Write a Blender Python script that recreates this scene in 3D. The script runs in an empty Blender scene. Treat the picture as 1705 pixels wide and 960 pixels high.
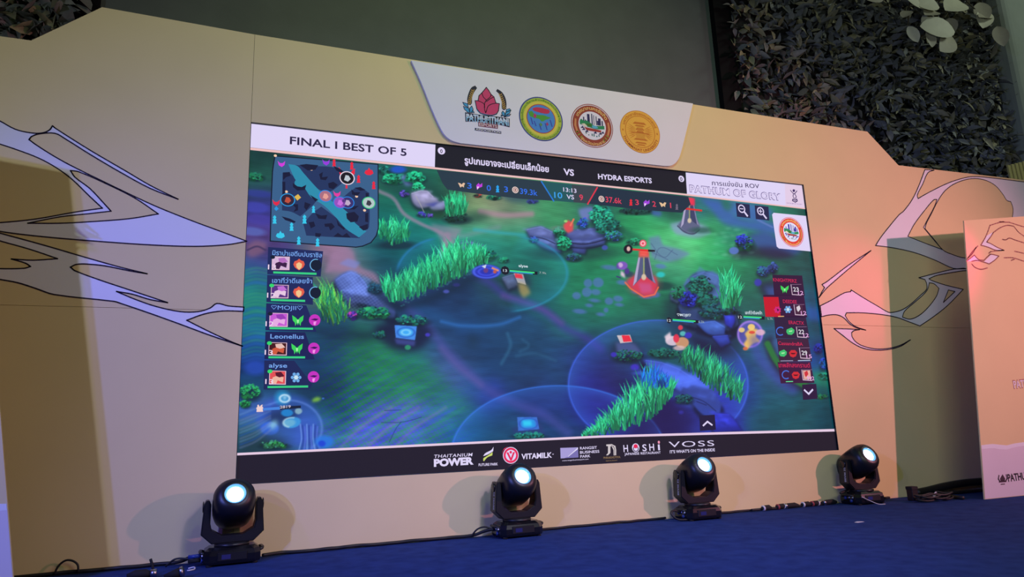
import bpy, bmesh, math, random
import numpy as np
from mathutils import Vector, Matrix
from mathutils.geometry import tessellate_polygon

random.seed(7)
rng = np.random.default_rng(7)
scene = bpy.context.scene
COL = scene.collection

# ------------------------------------------------------------------ camera
FPX = 1148.9109          # focal length in pixels of a 1705 x 960 frame
ROT = np.array([[0.936813424, -0.036900254, -0.347877823],
                [-0.347695190, -0.207889108, -0.914270296],
                [-0.038583204, 0.977456132, -0.207583348]])
# world: backdrop front is the plane y = 0 (audience towards -y), floor z = 0
CAM = np.array([0.0, -4.907696, 0.690])
cd = bpy.data.cameras.new('camera')
cd.sensor_width = 36.0
cd.lens = 36.0 * FPX / 1705.0
cd.clip_start = 0.05
cam = bpy.data.objects.new('camera', cd)
COL.objects.link(cam)
mw = Matrix(ROT.tolist()).to_4x4()
mw.translation = Vector(CAM)
cam.matrix_world = mw
scene.camera = cam

# ------------------------------------------------------------------ world and exposure
scene.view_settings.view_transform = 'Standard'
scene.view_settings.look = 'None'
scene.view_settings.gamma = 1.0
scene.view_settings.use_curve_mapping = False
scene.view_settings.exposure = 0.0
w = bpy.data.worlds.new('hall')
scene.world = w
w.use_nodes = True
w.node_tree.nodes['Background'].inputs[0].default_value = (0.8, 1.0, 1.0, 1)
w.node_tree.nodes['Background'].inputs[1].default_value = 0.006


def spot(name, loc, target, color, power, size=0.10, angle=110, blend=0.6):
    ld = bpy.data.lights.new(name, 'SPOT')
    ld.energy = power
    ld.color = color
    ld.shadow_soft_size = size
    ld.spot_size = math.radians(angle)
    ld.spot_blend = blend
    o = bpy.data.objects.new(name, ld)
    COL.objects.link(o)
    o.location = loc
    o.rotation_euler = (Vector(target) - Vector(loc)).to_track_quat('-Z', 'Y').to_euler()
    return o


def area(name, loc, target, color, power, sx, sy):
    ld = bpy.data.lights.new(name, 'AREA')
    ld.energy = power
    ld.color = color
    ld.shape = 'RECTANGLE'
    ld.size, ld.size_y = sx, sy
    o = bpy.data.objects.new(name, ld)
    COL.objects.link(o)
    o.location = loc
    o.rotation_euler = (Vector(target) - Vector(loc)).to_track_quat('-Z', 'Y').to_euler()
    return o


# stage wash lamps on stands at both ends of the stage, house lamps overhead
spot('wash_light_amber', (-3.7, -4.3, 2.9), (1.2, 0.0, 1.0), (0.806, 0.919, 1.000), 186, 0.06, 100, 0.7)
spot('wash_light_blue', (-2.54, -2.3, 2.62), (0.7, 0.0, 0.5), (0.150, 0.075, 1.000), 120, 0.05, 90, 1.0)
spot('wash_light_red_beam', (7.25, -1.9, 2.62), (5.12, 0.0, 1.78), (1.000, 0.000, 0.300), 150, 0.07, 36, 1.0)
spot('wash_light_pink', (9.6, -6.0, 2.9), (4.6, 0.0, 1.8), (1.000, 0.382, 0.517), 1540, 0.07, 62, 1.0)
spot('wash_light_violet', (-4.68, -5.2, 2.8), (2.6, 0.0, 0.35), (0.092, 0.146, 1.000), 1170, 0.06, 66, 1.0)
spot('added_fill_spot', (3.0, -5.5, 4.2), (1.9, 0.0, 0.15), (0.547, 0.443, 1.000), 954, 0.35, 50, 1.0)  # unseen soft spot, added to brighten the lower middle of the backdrop
spot('house_light', (2.4, -4.6, 7.0), (2.3, 0.0, 3.7), (0.66, 1.000, 0.32), 450, 0.6, 75, 1.0)
area('front_bar', (3.2, -5.5, 2.6), (4.6, 0.0, 0.8), (0.88, 1.0, 0.80), 54, 3.0, 0.4)
area('house_light_side', (12.5, -3.5, 8.0), (9.6, 1.0, 5.6), (0.86, 1.0, 0.84), 95, 1.5, 1.5)


# ------------------------------------------------------------------ measuring helpers
def P(px, py, y=0.0):
    """point of the photograph carried onto the vertical plane y = const"""
    d = ROT @ np.array([px - 852.5, 480.0 - py, -FPX])
    return CAM + d * ((y - CAM[1]) / d[1])


def F(px, py, z=0.0):
    """point of the photograph carried onto the horizontal plane z = const"""
    d = ROT @ np.array([px - 852.5, 480.0 - py, -FPX])
    return CAM + d * ((z - CAM[2]) / d[2])


def XZ(pts, y=0.0):
    return [(float(q[0]), float(q[2])) for q in (P(a, b, y) for a, b in pts)]


def lin(c):
    c = np.asarray(c, float) / 255.0
    return np.where(c <= 0.04045, c / 12.92, ((c + 0.055) / 1.055) ** 2.4)


def smooth(pts, closed=True, sub=4, corner=50):
    """Catmull-Rom through the points; corners sharper than `corner` degrees stay sharp"""
    p = [np.array(q, float) for q in pts]
    n = len(p)
    tang = []
    for i in range(n):
        if not closed and i in (0, n - 1):
            tang.append(None)
            continue
        a, b, c = p[i - 1], p[i], p[(i + 1) % n]
        u, v = b - a, c - b
        cosang = u @ v / (np.linalg.norm(u) * np.linalg.norm(v) + 1e-9)
        tang.append(None if math.degrees(math.acos(max(-1, min(1, cosang)))) > corner else (c - a) / 2)
    out = []
    for i in range(n if closed else n - 1):
        j = (i + 1) % n
        b, c = p[i], p[j]
        L = np.linalg.norm(c - b)

        def tg(t, other):
            if t is None:
                return (c - b)
            return t * (L / (np.linalg.norm(t) + 1e-9))
        t0, t1 = tg(tang[i], c), tg(tang[j], b)
        for k in range(sub):
            s = k / sub
            h00, h10 = 2 * s**3 - 3 * s**2 + 1, s**3 - 2 * s**2 + s
            h01, h11 = -2 * s**3 + 3 * s**2, s**3 - s**2
            out.append(tuple(h00 * b + h10 * t0 + h01 * c + h11 * t1))
    if not closed:
        out.append(tuple(p[-1]))
    return out


# ------------------------------------------------------------------ materials
MATS = {}


def mat(name, rgb, rough=0.6, metal=0.0, emit=None, es=1.0, spec=0.5, bump=0.0, scale=40.0, vary=0.0, rgb2=None, bscale=None):
    """principled material with a procedural grain; rgb are sRGB 0..255"""
    if name in MATS:
        return MATS[name]
    m = bpy.data.materials.new(name)
    m.use_nodes = True
    nt = m.node_tree
    b = nt.nodes['Principled BSDF']
    c = lin(rgb)
    b.inputs['Base Color'].default_value = (*c, 1)
    b.inputs['Roughness'].default_value = rough
    b.inputs['Metallic'].default_value = metal
    b.inputs['Specular IOR Level'].default_value = spec
    if emit is not None:
        b.inputs['Emission Color'].default_value = (*lin(emit), 1)
        b.inputs['Emission Strength'].default_value = es
    if vary or bump:
        tc = nt.nodes.new('ShaderNodeTexCoord')
        nz = nt.nodes.new('ShaderNodeTexNoise')
        nz.inputs['Scale'].default_value = scale
        nz.inputs['Detail'].default_value = 5
        nt.links.new(tc.outputs['Object'], nz.inputs['Vector'])
        if vary:
            rp = nt.nodes.new('ShaderNodeValToRGB')
            c2 = lin(rgb2) if rgb2 is not None else c * (1 - vary)
            rp.color_ramp.elements[0].color = (*c2, 1)
            rp.color_ramp.elements[1].color = (*(c if rgb2 is not None else np.minimum(c * (1 + vary), 1)), 1)
            rp.color_ramp.elements[0].position = 0.3
            rp.color_ramp.elements[1].position = 0.7
            nt.links.new(nz.outputs['Fac'], rp.inputs['Fac'])
            nt.links.new(rp.outputs['Color'], b.inputs['Base Color'])
        if bump:
            n2 = nz
            if bscale:
                n2 = nt.nodes.new('ShaderNodeTexNoise')
                n2.inputs['Scale'].default_value = bscale
                nt.links.new(tc.outputs['Object'], n2.inputs['Vector'])
            bp = nt.nodes.new('ShaderNodeBump')
            bp.inputs['Strength'].default_value = bump
            bp.inputs['Distance'].default_value = 0.01
            nt.links.new(n2.outputs['Fac'], bp.inputs['Height'])
            nt.links.new(bp.outputs['Normal'], b.inputs['Normal'])
    MATS[name] = m
    return m


def led(name, rgb, es=1.0):
    """lit pixels of the LED wall: matt black panel that emits"""
    m = mat(name, (12, 12, 13), 0.75, emit=rgb, es=es, spec=0.12)
    try:
        m.cycles.emission_sampling = 'NONE'
    except Exception:
        pass
    return m


def ledc(rgb):
    return led('led_%d_%d_%d' % tuple(rgb), rgb)


def ink(rgb):
    return mat('ink_%d_%d_%d' % tuple(rgb), rgb, 0.6, spec=0.3, vary=0.03, scale=60)


# ------------------------------------------------------------------ object helpers
def link(o, parent=None):
    COL.objects.link(o)
    if parent is not None:
        o.parent = parent
    return o


def empty(name, loc=(0, 0, 0), rz=0.0):
    o = bpy.data.objects.new(name, None)
    o.empty_display_size = 0.1
    COL.objects.link(o)
    o.location = loc
    o.rotation_euler = (0, 0, rz)
    return o


def tag(o, label, cat, group=None, kind=None):
    o['label'] = label
    o['category'] = cat
    if group:
        o['group'] = group
    if kind:
        o['kind'] = kind
    return o


def mesh(name, verts, faces, mats, parent=None, midx=None, smooth_=False, base=None):
    me = bpy.data.meshes.new(name)
    me.from_pydata([tuple(map(float, v)) for v in verts], [], faces)
    for m in (mats if isinstance(mats, (list, tuple)) else [mats]):
        me.materials.append(m)
    if midx is not None:
        me.polygons.foreach_set('material_index', np.array(midx, np.int32))
    if smooth_:
        me.polygons.foreach_set('use_smooth', np.ones(len(me.polygons), bool))
    me.update()
    o = bpy.data.objects.new(name, me)
    return link(o, parent)


def from_bm(name, bm, m, parent=None, smooth_=False):
    bmesh.ops.recalc_face_normals(bm, faces=bm.faces)
    me = bpy.data.meshes.new(name)
    bm.to_mesh(me)
    bm.free()
    for k in (m if isinstance(m, (list, tuple)) else [m]):
        me.materials.append(k)
    if smooth_:
        me.polygons.foreach_set('use_smooth', np.ones(len(me.polygons), bool))
    o = bpy.data.objects.new(name, me)
    return link(o, parent)


def bm_box(bm, lo, hi, bevel=0.0, seg=2):
    r = bmesh.ops.create_cube(bm, size=1)
    vs = r['verts']
    for v in vs:
        v.co = Vector([lo[i] + (v.co[i] + 0.5) * (hi[i] - lo[i]) for i in range(3)])
    if bevel:
        es = list({e for v in vs for e in v.link_edges})
        bmesh.ops.bevel(bm, geom=es, offset=bevel, segments=seg, affect='EDGES', profile=0.5)


def box(name, lo, hi, m, parent=None, bevel=0.0, seg=2):
    bm = bmesh.new()
    bm_box(bm, lo, hi, bevel, seg)
    return from_bm(name, bm, m, parent)


def prism_bm(bm, poly, y0, y1):
    """polygon in XZ extruded from y0 to y1"""
    tris = tessellate_polygon([[Vector((x, z, 0)) for x, z in poly]])
    n = len(poly)
    a = [bm.verts.new((x, y0, z)) for x, z in poly]
    b = [bm.verts.new((x, y1, z)) for x, z in poly]
    for t in tris:
        try:
            bm.faces.new([a[i] for i in t])
            bm.faces.new([b[i] for i in t[::-1]])
        except ValueError:
            pass
    for i in range(n):
        j = (i + 1) % n
        bm.faces.new((a[i], a[j], b[j], b[i]))


def prism(name, poly, y0, y1, m, parent=None, bevel=0.0):
    bm = bmesh.new()
    prism_bm(bm, poly, y0, y1)
    return from_bm(name, bm, m, parent)


def tube_data(pts, r, seg=8, caps=True):
    p = [np.array(q, float) for q in pts]
    V, Fc = [], []
    up = np.array([0.0, 0.0, 1.0])
    prev = None
    for i in range(len(p)):
        t = p[min(i + 1, len(p) - 1)] - p[max(i - 1, 0)]
        t = t / (np.linalg.norm(t) + 1e-9)
        if prev is None:
            n = np.cross(t, up if abs(t[2]) < 0.9 else np.array([1.0, 0, 0]))
        else:
            n = prev - t * (prev @ t)
        n /= np.linalg.norm(n) + 1e-9
        b = np.cross(t, n)
        prev = n
        rr = r[i] if hasattr(r, '__len__') else r
        for k in range(seg):
            a = 2 * math.pi * k / seg
            V.append(p[i] + rr * (math.cos(a) * n + math.sin(a) * b))
    for i in range(len(p) - 1):
        for k in range(seg):
            k2 = (k + 1) % seg
            Fc.append((i * seg + k, i * seg + k2, (i + 1) * seg + k2, (i + 1) * seg + k))
    if caps:
        Fc.append(tuple(range(seg - 1, -1, -1)))
        Fc.append(tuple((len(p) - 1) * seg + k for k in range(seg)))
    return V, Fc


def tube(name, pts, r, m, parent=None, seg=8, sub=5, smooth_pts=True):
    if smooth_pts and len(pts) > 2:
        pts = smooth(pts, False, sub, 200)
    V, Fc = tube_data(pts, r, seg)
    return mesh(name, V, Fc, m, parent, smooth_=True)


def lathe(name, prof, m, parent=None, seg=32, axis='z', loc=(0, 0, 0), rot=None, smooth_=True):
    """profile list of (radius, height)"""
    V, Fc = [], []
    for r, h in prof:
        for k in range(seg):
            a = 2 * math.pi * k / seg
            V.append((r * math.cos(a), r * math.sin(a), h))
    for i in range(len(prof) - 1):
        for k in range(seg):
            k2 = (k + 1) % seg
            Fc.append((i * seg + k, i * seg + k2, (i + 1) * seg + k2, (i + 1) * seg + k))
    Fc.append(tuple(range(seg - 1, -1, -1)))
    Fc.append(tuple((len(prof) - 1) * seg + k for k in range(seg)))
    Mx = Matrix.Translation(loc) @ (rot or Matrix.Identity(4))
    V = [tuple(Mx @ Vector(v)) for v in V]
    return mesh(name, V, Fc, m, parent, smooth_=smooth_)


class Flat:
    """flat print on a plane y = const: polygons, strokes and lettering in one mesh"""

    def __init__(self):
        self.V, self.Fc, self.mi, self.mats = [], [], [], []

    def _m(self, m):
        if m not in self.mats:
            self.mats.append(m)
        return self.mats.index(m)

    def poly(self, pts, y, m, holes=()):
        loops = [[Vector((x, z, 0)) for x, z in pts]] + [[Vector((x, z, 0)) for x, z in h] for h in holes]
        flat = [v for l in loops for v in l]
        base = len(self.V)
        k = self._m(m)
        tr = tessellate_polygon(loops)
        self.V += [(v.x, y, v.y) for v in flat]
        for t in tr:
            a, b, c = (flat[i] for i in t)
            s = (b.x - a.x) * (c.y - a.y) - (b.y - a.y) * (c.x - a.x)
            self.Fc.append(tuple(base + i for i in (t if s > 0 else t[::-1])))
            self.mi.append(k)
        return self

    def stroke(self, pts, wd, y, m, closed=False):
        k = self._m(m)
        p = [np.array(q, float) for q in pts]
        n = len(p)
        for i in range(n if closed else n - 1):
            a, b = p[i], p[(i + 1) % n]
            d = b - a
            L = np.linalg.norm(d)
            if L < 1e-6:
                continue
            d /= L
            e = d * wd * 0.35
            q = np.array([-d[1], d[0]]) * wd / 2
            base = len(self.V)
            for c in (a - e - q, b + e - q, b + e + q, a - e + q):
                self.V.append((c[0], y, c[1]))
            self.Fc.append((base, base + 1, base + 2, base + 3))
            self.mi.append(k)
        return self

    def disc(self, cx, cz, rx, rz, y, m, seg=40, rin=0.0):
        pts = [(cx + rx * math.cos(2 * math.pi * i / seg), cz + rz * math.sin(2 * math.pi * i / seg)) for i in range(seg)]
        if rin:
            inn = [(cx + rin * rx * math.cos(2 * math.pi * i / seg), cz + rin * rz * math.sin(2 * math.pi * i / seg)) for i in range(seg)]
            k = self._m(m)
            base = len(self.V)
            self.V += [(x, y, z) for x, z in pts + inn]
            for i in range(seg):
                j = (i + 1) % seg
                self.Fc.append((base + i, base + j, base + seg + j, base + seg + i))
                self.mi.append(k)
        else:
            self.poly(pts, y, m)
        return self

    def tris(self, v2, faces, y, m):
        k = self._m(m)
        base = len(self.V)
        self.V += [(a, y, b) for a, b in v2]
        for f in faces:
            self.Fc.append(tuple(base + i for i in f))
            self.mi.append(k)
        return self

    def obj(self, name, parent=None):
        return mesh(name, self.V, self.Fc, self.mats, parent, self.mi)


_TX = {}


def glyphs(body, bold=0.0, res=3, spacing=1.0, shear=0.0):
    key = (body, bold, res, spacing, shear)
    if key in _TX:
        return _TX[key]
    cu = bpy.data.curves.new('lettering', 'FONT')
    cu.body = body
    cu.size = 1.0
    cu.offset = bold
    cu.resolution_u = res
    cu.space_character = spacing
    cu.shear = shear
    o = bpy.data.objects.new('lettering', cu)
    COL.objects.link(o)
    dg = bpy.context.evaluated_depsgraph_get()
    me = bpy.data.meshes.new_from_object(o.evaluated_get(dg))
    v = np.array([tuple(q.co) for q in me.vertices])[:, :2]
    f = [tuple(q.vertices) for q in me.polygons]
    bpy.data.objects.remove(o)
    bpy.data.curves.remove(cu)
    bpy.data.meshes.remove(me)
    _TX[key] = (v, f)
    return v, f


CAPH = 0.727


def text_fit(fl, body, p0, p1, cap, y, m, bold=0.0, plane=None, capr=CAPH, spacing=1.0, shear=0.0, res=3):
    """lettering between two baseline points of the photograph, cap = letter height in its pixels"""
    yp = y if plane is None else plane
    a, b = P(*p0, yp), P(*p1, yp)
    h = P(p0[0], p0[1] - cap, yp)[2] - a[2]
    v, f = glyphs(body, bold, res, spacing, shear)
    x0, x1 = v[:, 0].min(), v[:, 0].max()
    u = (v[:, 0] - x0) / (x1 - x0)
    X = a[0] + u * (b[0] - a[0])
    Z = a[2] + u * (b[2] - a[2]) + v[:, 1] * h / capr
    fl.tris(list(zip(X, Z)), f, y, m)
    return fl


def text_ring(fl, body, cx, cz, r, size, a0, a1, y, m, inward=False, bold=0.0):
    """lettering bent round a circle from angle a0 to a1 (degrees, clockwise from the top)"""
    v, f = glyphs(body, bold, 2)
    x0, x1 = v[:, 0].min(), v[:, 0].max()
    u = (v[:, 0] - x0) / (x1 - x0)
    a = np.radians(a0 + u * (a1 - a0))
    rr = r + (-1 if inward else 1) * v[:, 1] * size
    fl.tris(list(zip(cx + rr * np.sin(a), cz + rr * np.cos(a))), f, y, m)


def copy_tree(o, parent=None):
    c = o.copy()
    COL.objects.link(c)
    if parent is not None:
        c.parent = parent
    for ch in list(o.children):
        copy_tree(ch, c)
    return c

# ================================================================== large structure
m_carpet = mat('blue_carpet', (43, 68, 130), 0.95, spec=0.1, vary=1, rgb2=(33, 54, 110), scale=9, bump=0.5, bscale=420)
m_wall = mat('grey_green_render', (94, 103, 103), 0.85, spec=0.2, vary=0.06, scale=3, bump=0.15, bscale=160)
m_trim = mat('black_metal_trim', (14, 14, 17), 0.8, spec=0.15)
m_pillar = mat('grey_plaster', (150, 158, 148), 0.8, spec=0.2, vary=0.05, scale=4, bump=0.1, bscale=120)

fl = box('floor', (-5, -6.5, -0.06), (13, 1.2, 0), m_carpet)
fl['kind'] = 'structure'
wb = box('wall_back', (-6, 1.2, -0.06), (14, 1.4, 9.5), m_wall)
wb['kind'] = 'structure'
tr1 = box('trim_1', (5.02, 1.12, 0), (5.27, 1.2, 9.5), m_trim)
tr1['kind'] = 'structure'
tr2 = box('trim_2', (-1.50, 1.12, 0), (-1.33, 1.2, 9.5), m_trim)
tr2['kind'] = 'structure'
pil = box('pillar', (9.86, 0.86, 0), (12.5, 1.2, 9.5), m_pillar, bevel=0.16, seg=5)
pil['kind'] = 'structure'

# ------------------------------------------------------------------ printed backdrop
m_board = mat('cream_printed_board', (222, 203, 150), 0.62, spec=0.3, vary=0.02, scale=2.5, bump=0.03, bscale=300)
m_white = mat('white_printed_board', (226, 226, 232), 0.6, spec=0.3, vary=0.015, scale=3)
m_line = mat('dark_print_line', (44, 36, 52), 0.7, spec=0.2)
m_batten = mat('dark_timber_batten', (40, 34, 28), 0.8)

X0, X1, ZB, ZT = -0.0754, 4.922, 0.447, 2.947      # screen opening
SEAM = 1.578
TH = 0.05
G = 0.0012
backdrop = empty('backdrop', (2.4, 0, 0))
tag(backdrop, 'wide cream event backdrop with dark splash drawings round the lit screen', 'backdrop', kind='thing')
OFF = Vector((2.4, 0, 0))


def child(o, parent):
    """parent while keeping the world place"""
    o.parent = parent
    o.matrix_parent_inverse = parent.matrix_basis.inverted()
    return o


def board(poly):
    return child(prism('board', poly, 0.0, TH, m_board), backdrop)


board([(-3.2, SEAM + G), (X0 - G, SEAM + G), (X0 - G, 3.640), (-1.0594, 3.668), (-1.443, 3.346), (-3.2, 3.345)])
board([(-3.2, 0), (X0 - G, 0), (X0 - G, SEAM - G), (-3.2, SEAM - G)])
board([(X0 + G, ZT), (X1, ZT), (X1, 3.6128), (X0 + G, 3.640)])
board([(X0 + G, 0), (X1, 0), (X1, ZB), (X0 + G, ZB)])
board([(X1, SEAM + G), (9.0, SEAM + G), (9.0, 3.318), (6.2278, 3.2817), (5.8618, 3.6128), (X1, 3.6128)])
board([(X1, 0), (9.0, 0), (9.0, SEAM - G), (X1, SEAM - G)])
for lo, hi in (((-3.2, TH, SEAM - .04), (X0 - .1, TH + .03, SEAM + .04)), ((X1 + .12, TH, SEAM - .04), (9.0, TH + .03, SEAM + .04)),
               ((X0 - .10, TH, 0), (X0 - .01, TH + .03, 3.5)), ((X1 + .01, TH, 0), (X1 + .12, TH + .03, 3.5))):
    child(box('batten', lo, hi, m_batten), backdrop)
# timber braces that hold the flat up from behind
for bx in (-2.2, 5.6, 8.2):
    child(tube('brace', [(bx, 0.09, 2.4), (bx, 0.85, 0.02)], 0.025, m_batten, seg=6), backdrop)

# splash drawings; the left ones measured at 2x, the right ones at 2.743x from (1340, 270)
LQ = lambda pts: XZ(smooth([(a / 2, b / 2) for a, b in pts]))
RQ = lambda pts: XZ(smooth([(1340 + a / 2.743, 270 + b / 2.743) for a, b in pts]))
RQo = lambda pts: XZ(smooth([(1340 + a / 2.743, 270 + b / 2.743) for a, b in pts], False))


def splash(outer, holes, wd, extra=()):
    f = Flat()
    f.poly(outer, -0.0010, m_white)
    for h in holes:
        f.poly(h, -0.0016, m_board)
        f.stroke(h, wd, -0.0022, m_line, True)
    f.stroke(outer, wd, -0.0022, m_line, True)
    for e in extra:
        f.stroke(e, wd, -0.0022, m_line)
    return child(f.obj('splash_print'), backdrop)


A = [(-90, 372), (-40, 385), (0, 403), (50, 430), (100, 442), (140, 443), (165, 433), (175, 419), (186, 428), (300, 500), (420, 570), (500, 617), (593, 663),
     (500, 627), (400, 573), (300, 514), (220, 464), (183, 444), (130, 446), (105, 455), (97, 465), (120, 482), (180, 520), (240, 553), (350, 607),
     (450, 655), (527, 690), (640, 735), (740, 772), (822, 803), (760, 814), (650, 820), (500, 815), (350, 805), (200, 793), (80, 781), (0, 770), (-90, 752)]
A1 = [(-95, 446), (-40, 468), (0, 480), (60, 500), (130, 527), (190, 560), (240, 597), (300, 655), (341, 693), (250, 706), (120, 729), (0, 741), (-95, 744)]
A2 = [(235, 568), (262, 572), (350, 610), (450, 660), (527, 712), (430, 728), (300, 738), (200, 743), (93, 743), (200, 722), (300, 711), (370, 703), (350, 681), (300, 628), (250, 590)]
splash(LQ(A), [LQ(A1), LQ(A2)], 0.0085)
B = [(-90, 752), (0, 776), (150, 817), (300, 861), (400, 889), (490, 911), (430, 901), (350, 885), (290, 879), (255, 880), (235, 889), (250, 901), (330, 931),
     (420, 961), (480, 981), (558, 1007), (500, 997), (440, 979), (388, 970), (450, 996), (520, 1020), (600, 1037), (660, 1037), (700, 1025), (722, 1010),
     (760, 1018), (812, 1022), (811, 1036), (740, 1035), (680, 1045), (622, 1066), (700, 1105), (770, 1137), (808, 1152), (700, 1116), (600, 1079),
     (500, 1043), (400, 1009), (380, 1003), (180, 980), (120, 960), (60, 941), (0, 930), (-90, 915)]
B1 = [(-95, 775), (0, 802), (100, 830), (192, 861), (110, 866), (38, 862), (85, 876), (102, 887), (80, 893), (0, 894), (-95, 888)]
splash(LQ(B), [LQ(B1)], 0.0085)

R1 = [(548, 34), (590, 36), (562, 48), (538, 100), (513, 150), (517, 166), (560, 141), (640, 101), (700, 79), (760, 66), (830, 69), (1001, 90), (1200, 116), (1200, 700), (740, 486), (680, 485),
      (600, 449), (500, 412), (400, 390), (323, 380), (345, 345), (380, 300), (430, 240), (452, 222), (490, 170), (520, 108)]
R1a = [(470, 338), (500, 282), (545, 222), (588, 172), (603, 170), (590, 205), (566, 250), (541, 298), (580, 345), (626, 398), (545, 368)]
R1b = [(735, 437), (660, 416), (630, 400), (590, 352), (548, 302), (556, 276), (580, 230), (605, 180), (640, 130), (690, 95), (760, 75), (820, 81),
       (870, 107), (905, 148), (922, 174), (940, 180), (950, 210), (948, 245), (930, 330), (850, 420)]
splash(RQ(R1), [RQ(R1a), RQ(R1b)], 0.009)
R2 = [(900, 470), (740, 486), (680, 488), (600, 506), (520, 527), (548, 535), (556, 555), (555, 580), (530, 605), (480, 650), (440, 675), (400, 685), (380, 684), (330, 655),
      (270, 620), (212, 583), (208, 591), (180, 596), (120, 630), (70, 655), (76, 705), (110, 697), (150, 697), (180, 712), (205, 738), (240, 757),
      (278, 766), (232, 750), (200, 725), (184, 700), (190, 687), (260, 687), (350, 695), (420, 708), (480, 730), (525, 747), (580, 710), (650, 655),
      (723, 580), (640, 560), (580, 540), (566, 532), (600, 517), (680, 502), (740, 494), (900, 500)]
R2a = [(568, 550), (590, 555), (612, 576), (600, 612), (560, 665), (520, 700), (480, 716), (445, 707), (455, 680), (500, 640), (540, 605), (560, 580)]
R2b = [(655, 583), (685, 590), (632, 640)]
splash(RQ(R2), [RQ(R2a), RQ(R2b)], 0.009)
R3 = [(133, 759), (205, 761), (250, 764), (225, 768), (213, 778), (216, 797), (235, 822), (275, 842), (330, 852), (390, 848), (440, 833), (482, 810),
      (440, 838), (390, 853), (330, 858), (270, 850), (220, 826), (175, 792)]
splash(RQ(R3), [], 0.009)
R4 = [(302, 403), (200, 487), (120, 556), (97, 577), (64, 618), (80, 588), (90, 572), (78, 558), (100, 545), (200, 469)]
splash(RQ(R4), [], 0.009)

# raised header sign with the emblems
hd = [(683.8, 102.7), (700, 138), (718, 183), (734, 218), (742, 229), (752, 236), (765, 240)]
hd2 = [(1103, 277.5), (1115, 277), (1124, 271), (1130, 260), (1140, 222), (1151.6, 174.0)]
top_l, top_r = P(683.8, 102.7), P(1151.6, 174.0)
hpoly = XZ(smooth(hd, False, 3, 60)) + XZ(smooth(hd2, False, 3, 60))
header = child(prism('header_sign', hpoly, -0.022, -0.0003, m_white), backdrop)

# ------------------------------------------------------------------ emblems on the header sign
HY = -0.0226


def half_w(cx, cy, hw, y):
    return float(P(cx + hw, cy, y)[0] - P(cx - hw, cy, y)[0]) / 2


def wheel_petal(cx, cz, ang, r0, r1, wd):
    a = math.radians(ang)
    d = np.array([math.sin(a), math.cos(a)])
    n = np.array([d[1], -d[0]])
    c = np.array([cx, cz])
    return [tuple(c + d * r0), tuple(c + d * (r0 + r1) / 2 + n * wd), tuple(c + d * r1), tuple(c + d * (r0 + r1) / 2 - n * wd)]


def city_emblem(f, cx, cz, r, y, ring, cream, pen, k):
    """round town emblem: lettered ring, towers, trees, river and red roofs"""
    dy = -0.0004
    f.disc(cx, cz, r, r, y, k(ring), 48, 0.965)
    f.disc(cx, cz, r * .93, r * .93, y, k(ring), 48, 0.70)
    f.disc(cx, cz, r * .655, r * .655, y + dy, k(cream), 48)
    f.disc(cx, cz, r * .675, r * .675, y + 2 * dy, k(ring), 48, 0.965)
    text_ring(f, 'เทศบาลนครรังสิต', cx, cz, r * .735, r * .20, -62, 62, y + 2 * dy, k((236, 196, 120)), bold=.02)
    text_ring(f, 'จังหวัดปทุมธานี', cx, cz, r * .89, r * .17, 222, 138, y + 2 * dy, k((236, 196, 120)), True, .02)
    for a in (-95, 95):
        f.poly([(cx + r * .81 * math.sin(math.radians(a + q)) * (1 + s), cz + r * .81 * math.cos(math.radians(a + q)) * (1 + s)) for q, s in ((-22, -.05), (0, -.06), (22, -.05), (22, .05), (0, .06), (-22, .05))], y + 2 * dy, k((205, 140, 90)))
    for a in (-128, 128):
        for q in (-8, 2, 12):
            f.poly(wheel_petal(cx, cz, a + q, r * .70, r * .92, r * .03), y + 2 * dy, k((140, 160, 60)))
    B_ = lambda x0, x1, z0, z1, c: f.poly([(cx + r * x0, cz + r * z0), (cx + r * x1, cz + r * z0), (cx + r * x1, cz + r * z1), (cx + r * x0, cz + r * z1)], y + 2 * dy, k(c))
    for x0, x1, z1 in ((-.42, -.36, .36), (-.22, -.10, .52), (-.02, .03, .55), (.08, .11, .50), (.19, .23, .46), (.30, .42, .38), (.46, .52, .28), (-.55, -.48, .24), (-.34, -.28, .24), (.24, .30, .26)):
        B_(x0, x1, .05, z1, pen)
    blob = lambda pts, c, q=3: f.poly(smooth([(cx + r * a, cz + r * b) for a, b in pts], True, 3), y + q * dy, k(c))
    blob([(-.58, .16), (-.50, .26), (-.40, .18), (-.25, .20), (-.08, .12), (.1, .02), (.35, .03), (.58, .06), (.58, -.10), (.2, -.14), (-.1, -.10), (-.4, -.04), (-.58, 0)], (40, 140, 90))
    blob([(0, .02), (.2, .0), (.28, -.08), (.1, -.12), (-.02, -.08)], (90, 175, 205), 4)
    blob([(-.3, .06), (-.1, .08), (.0, -.02), (-.2, -.06)], (60, 110, 40), 4)
    blob([(-.52, .02), (-.38, .06), (-.24, -.04), (-.34, -.10)], (225, 215, 190), 4)
    f.poly([(cx + r * a, cz + r * b) for a, b in ((-.40, -.10), (-.2, -.12), (.42, -.17), (.40, -.27), (.1, -.26), (-.28, -.24))], y + 4 * dy, k((165, 60, 55)))
    for a, b in ((-.5, -.12), (-.44, -.2), (.1, -.3), (.34, -.32), (.46, -.26), (-.3, -.28)):
        f.poly([(cx + r * (a - .07), cz + r * (b - .05)), (cx + r * (a + .1), cz + r * (b - .04)), (cx + r * (a + .04), cz + r * (b + .06))], y + 4 * dy, k(pen))
    for a, b, h in ((-.34, -.4, .09), (-.22, -.47, .05), (-.06, -.48, .11), (.03, -.49, .12), (.16, -.5, .06), (.27, -.47, .08)):
        B_(a, a + .05, b, b + h, (50, 110, 105))


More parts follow.
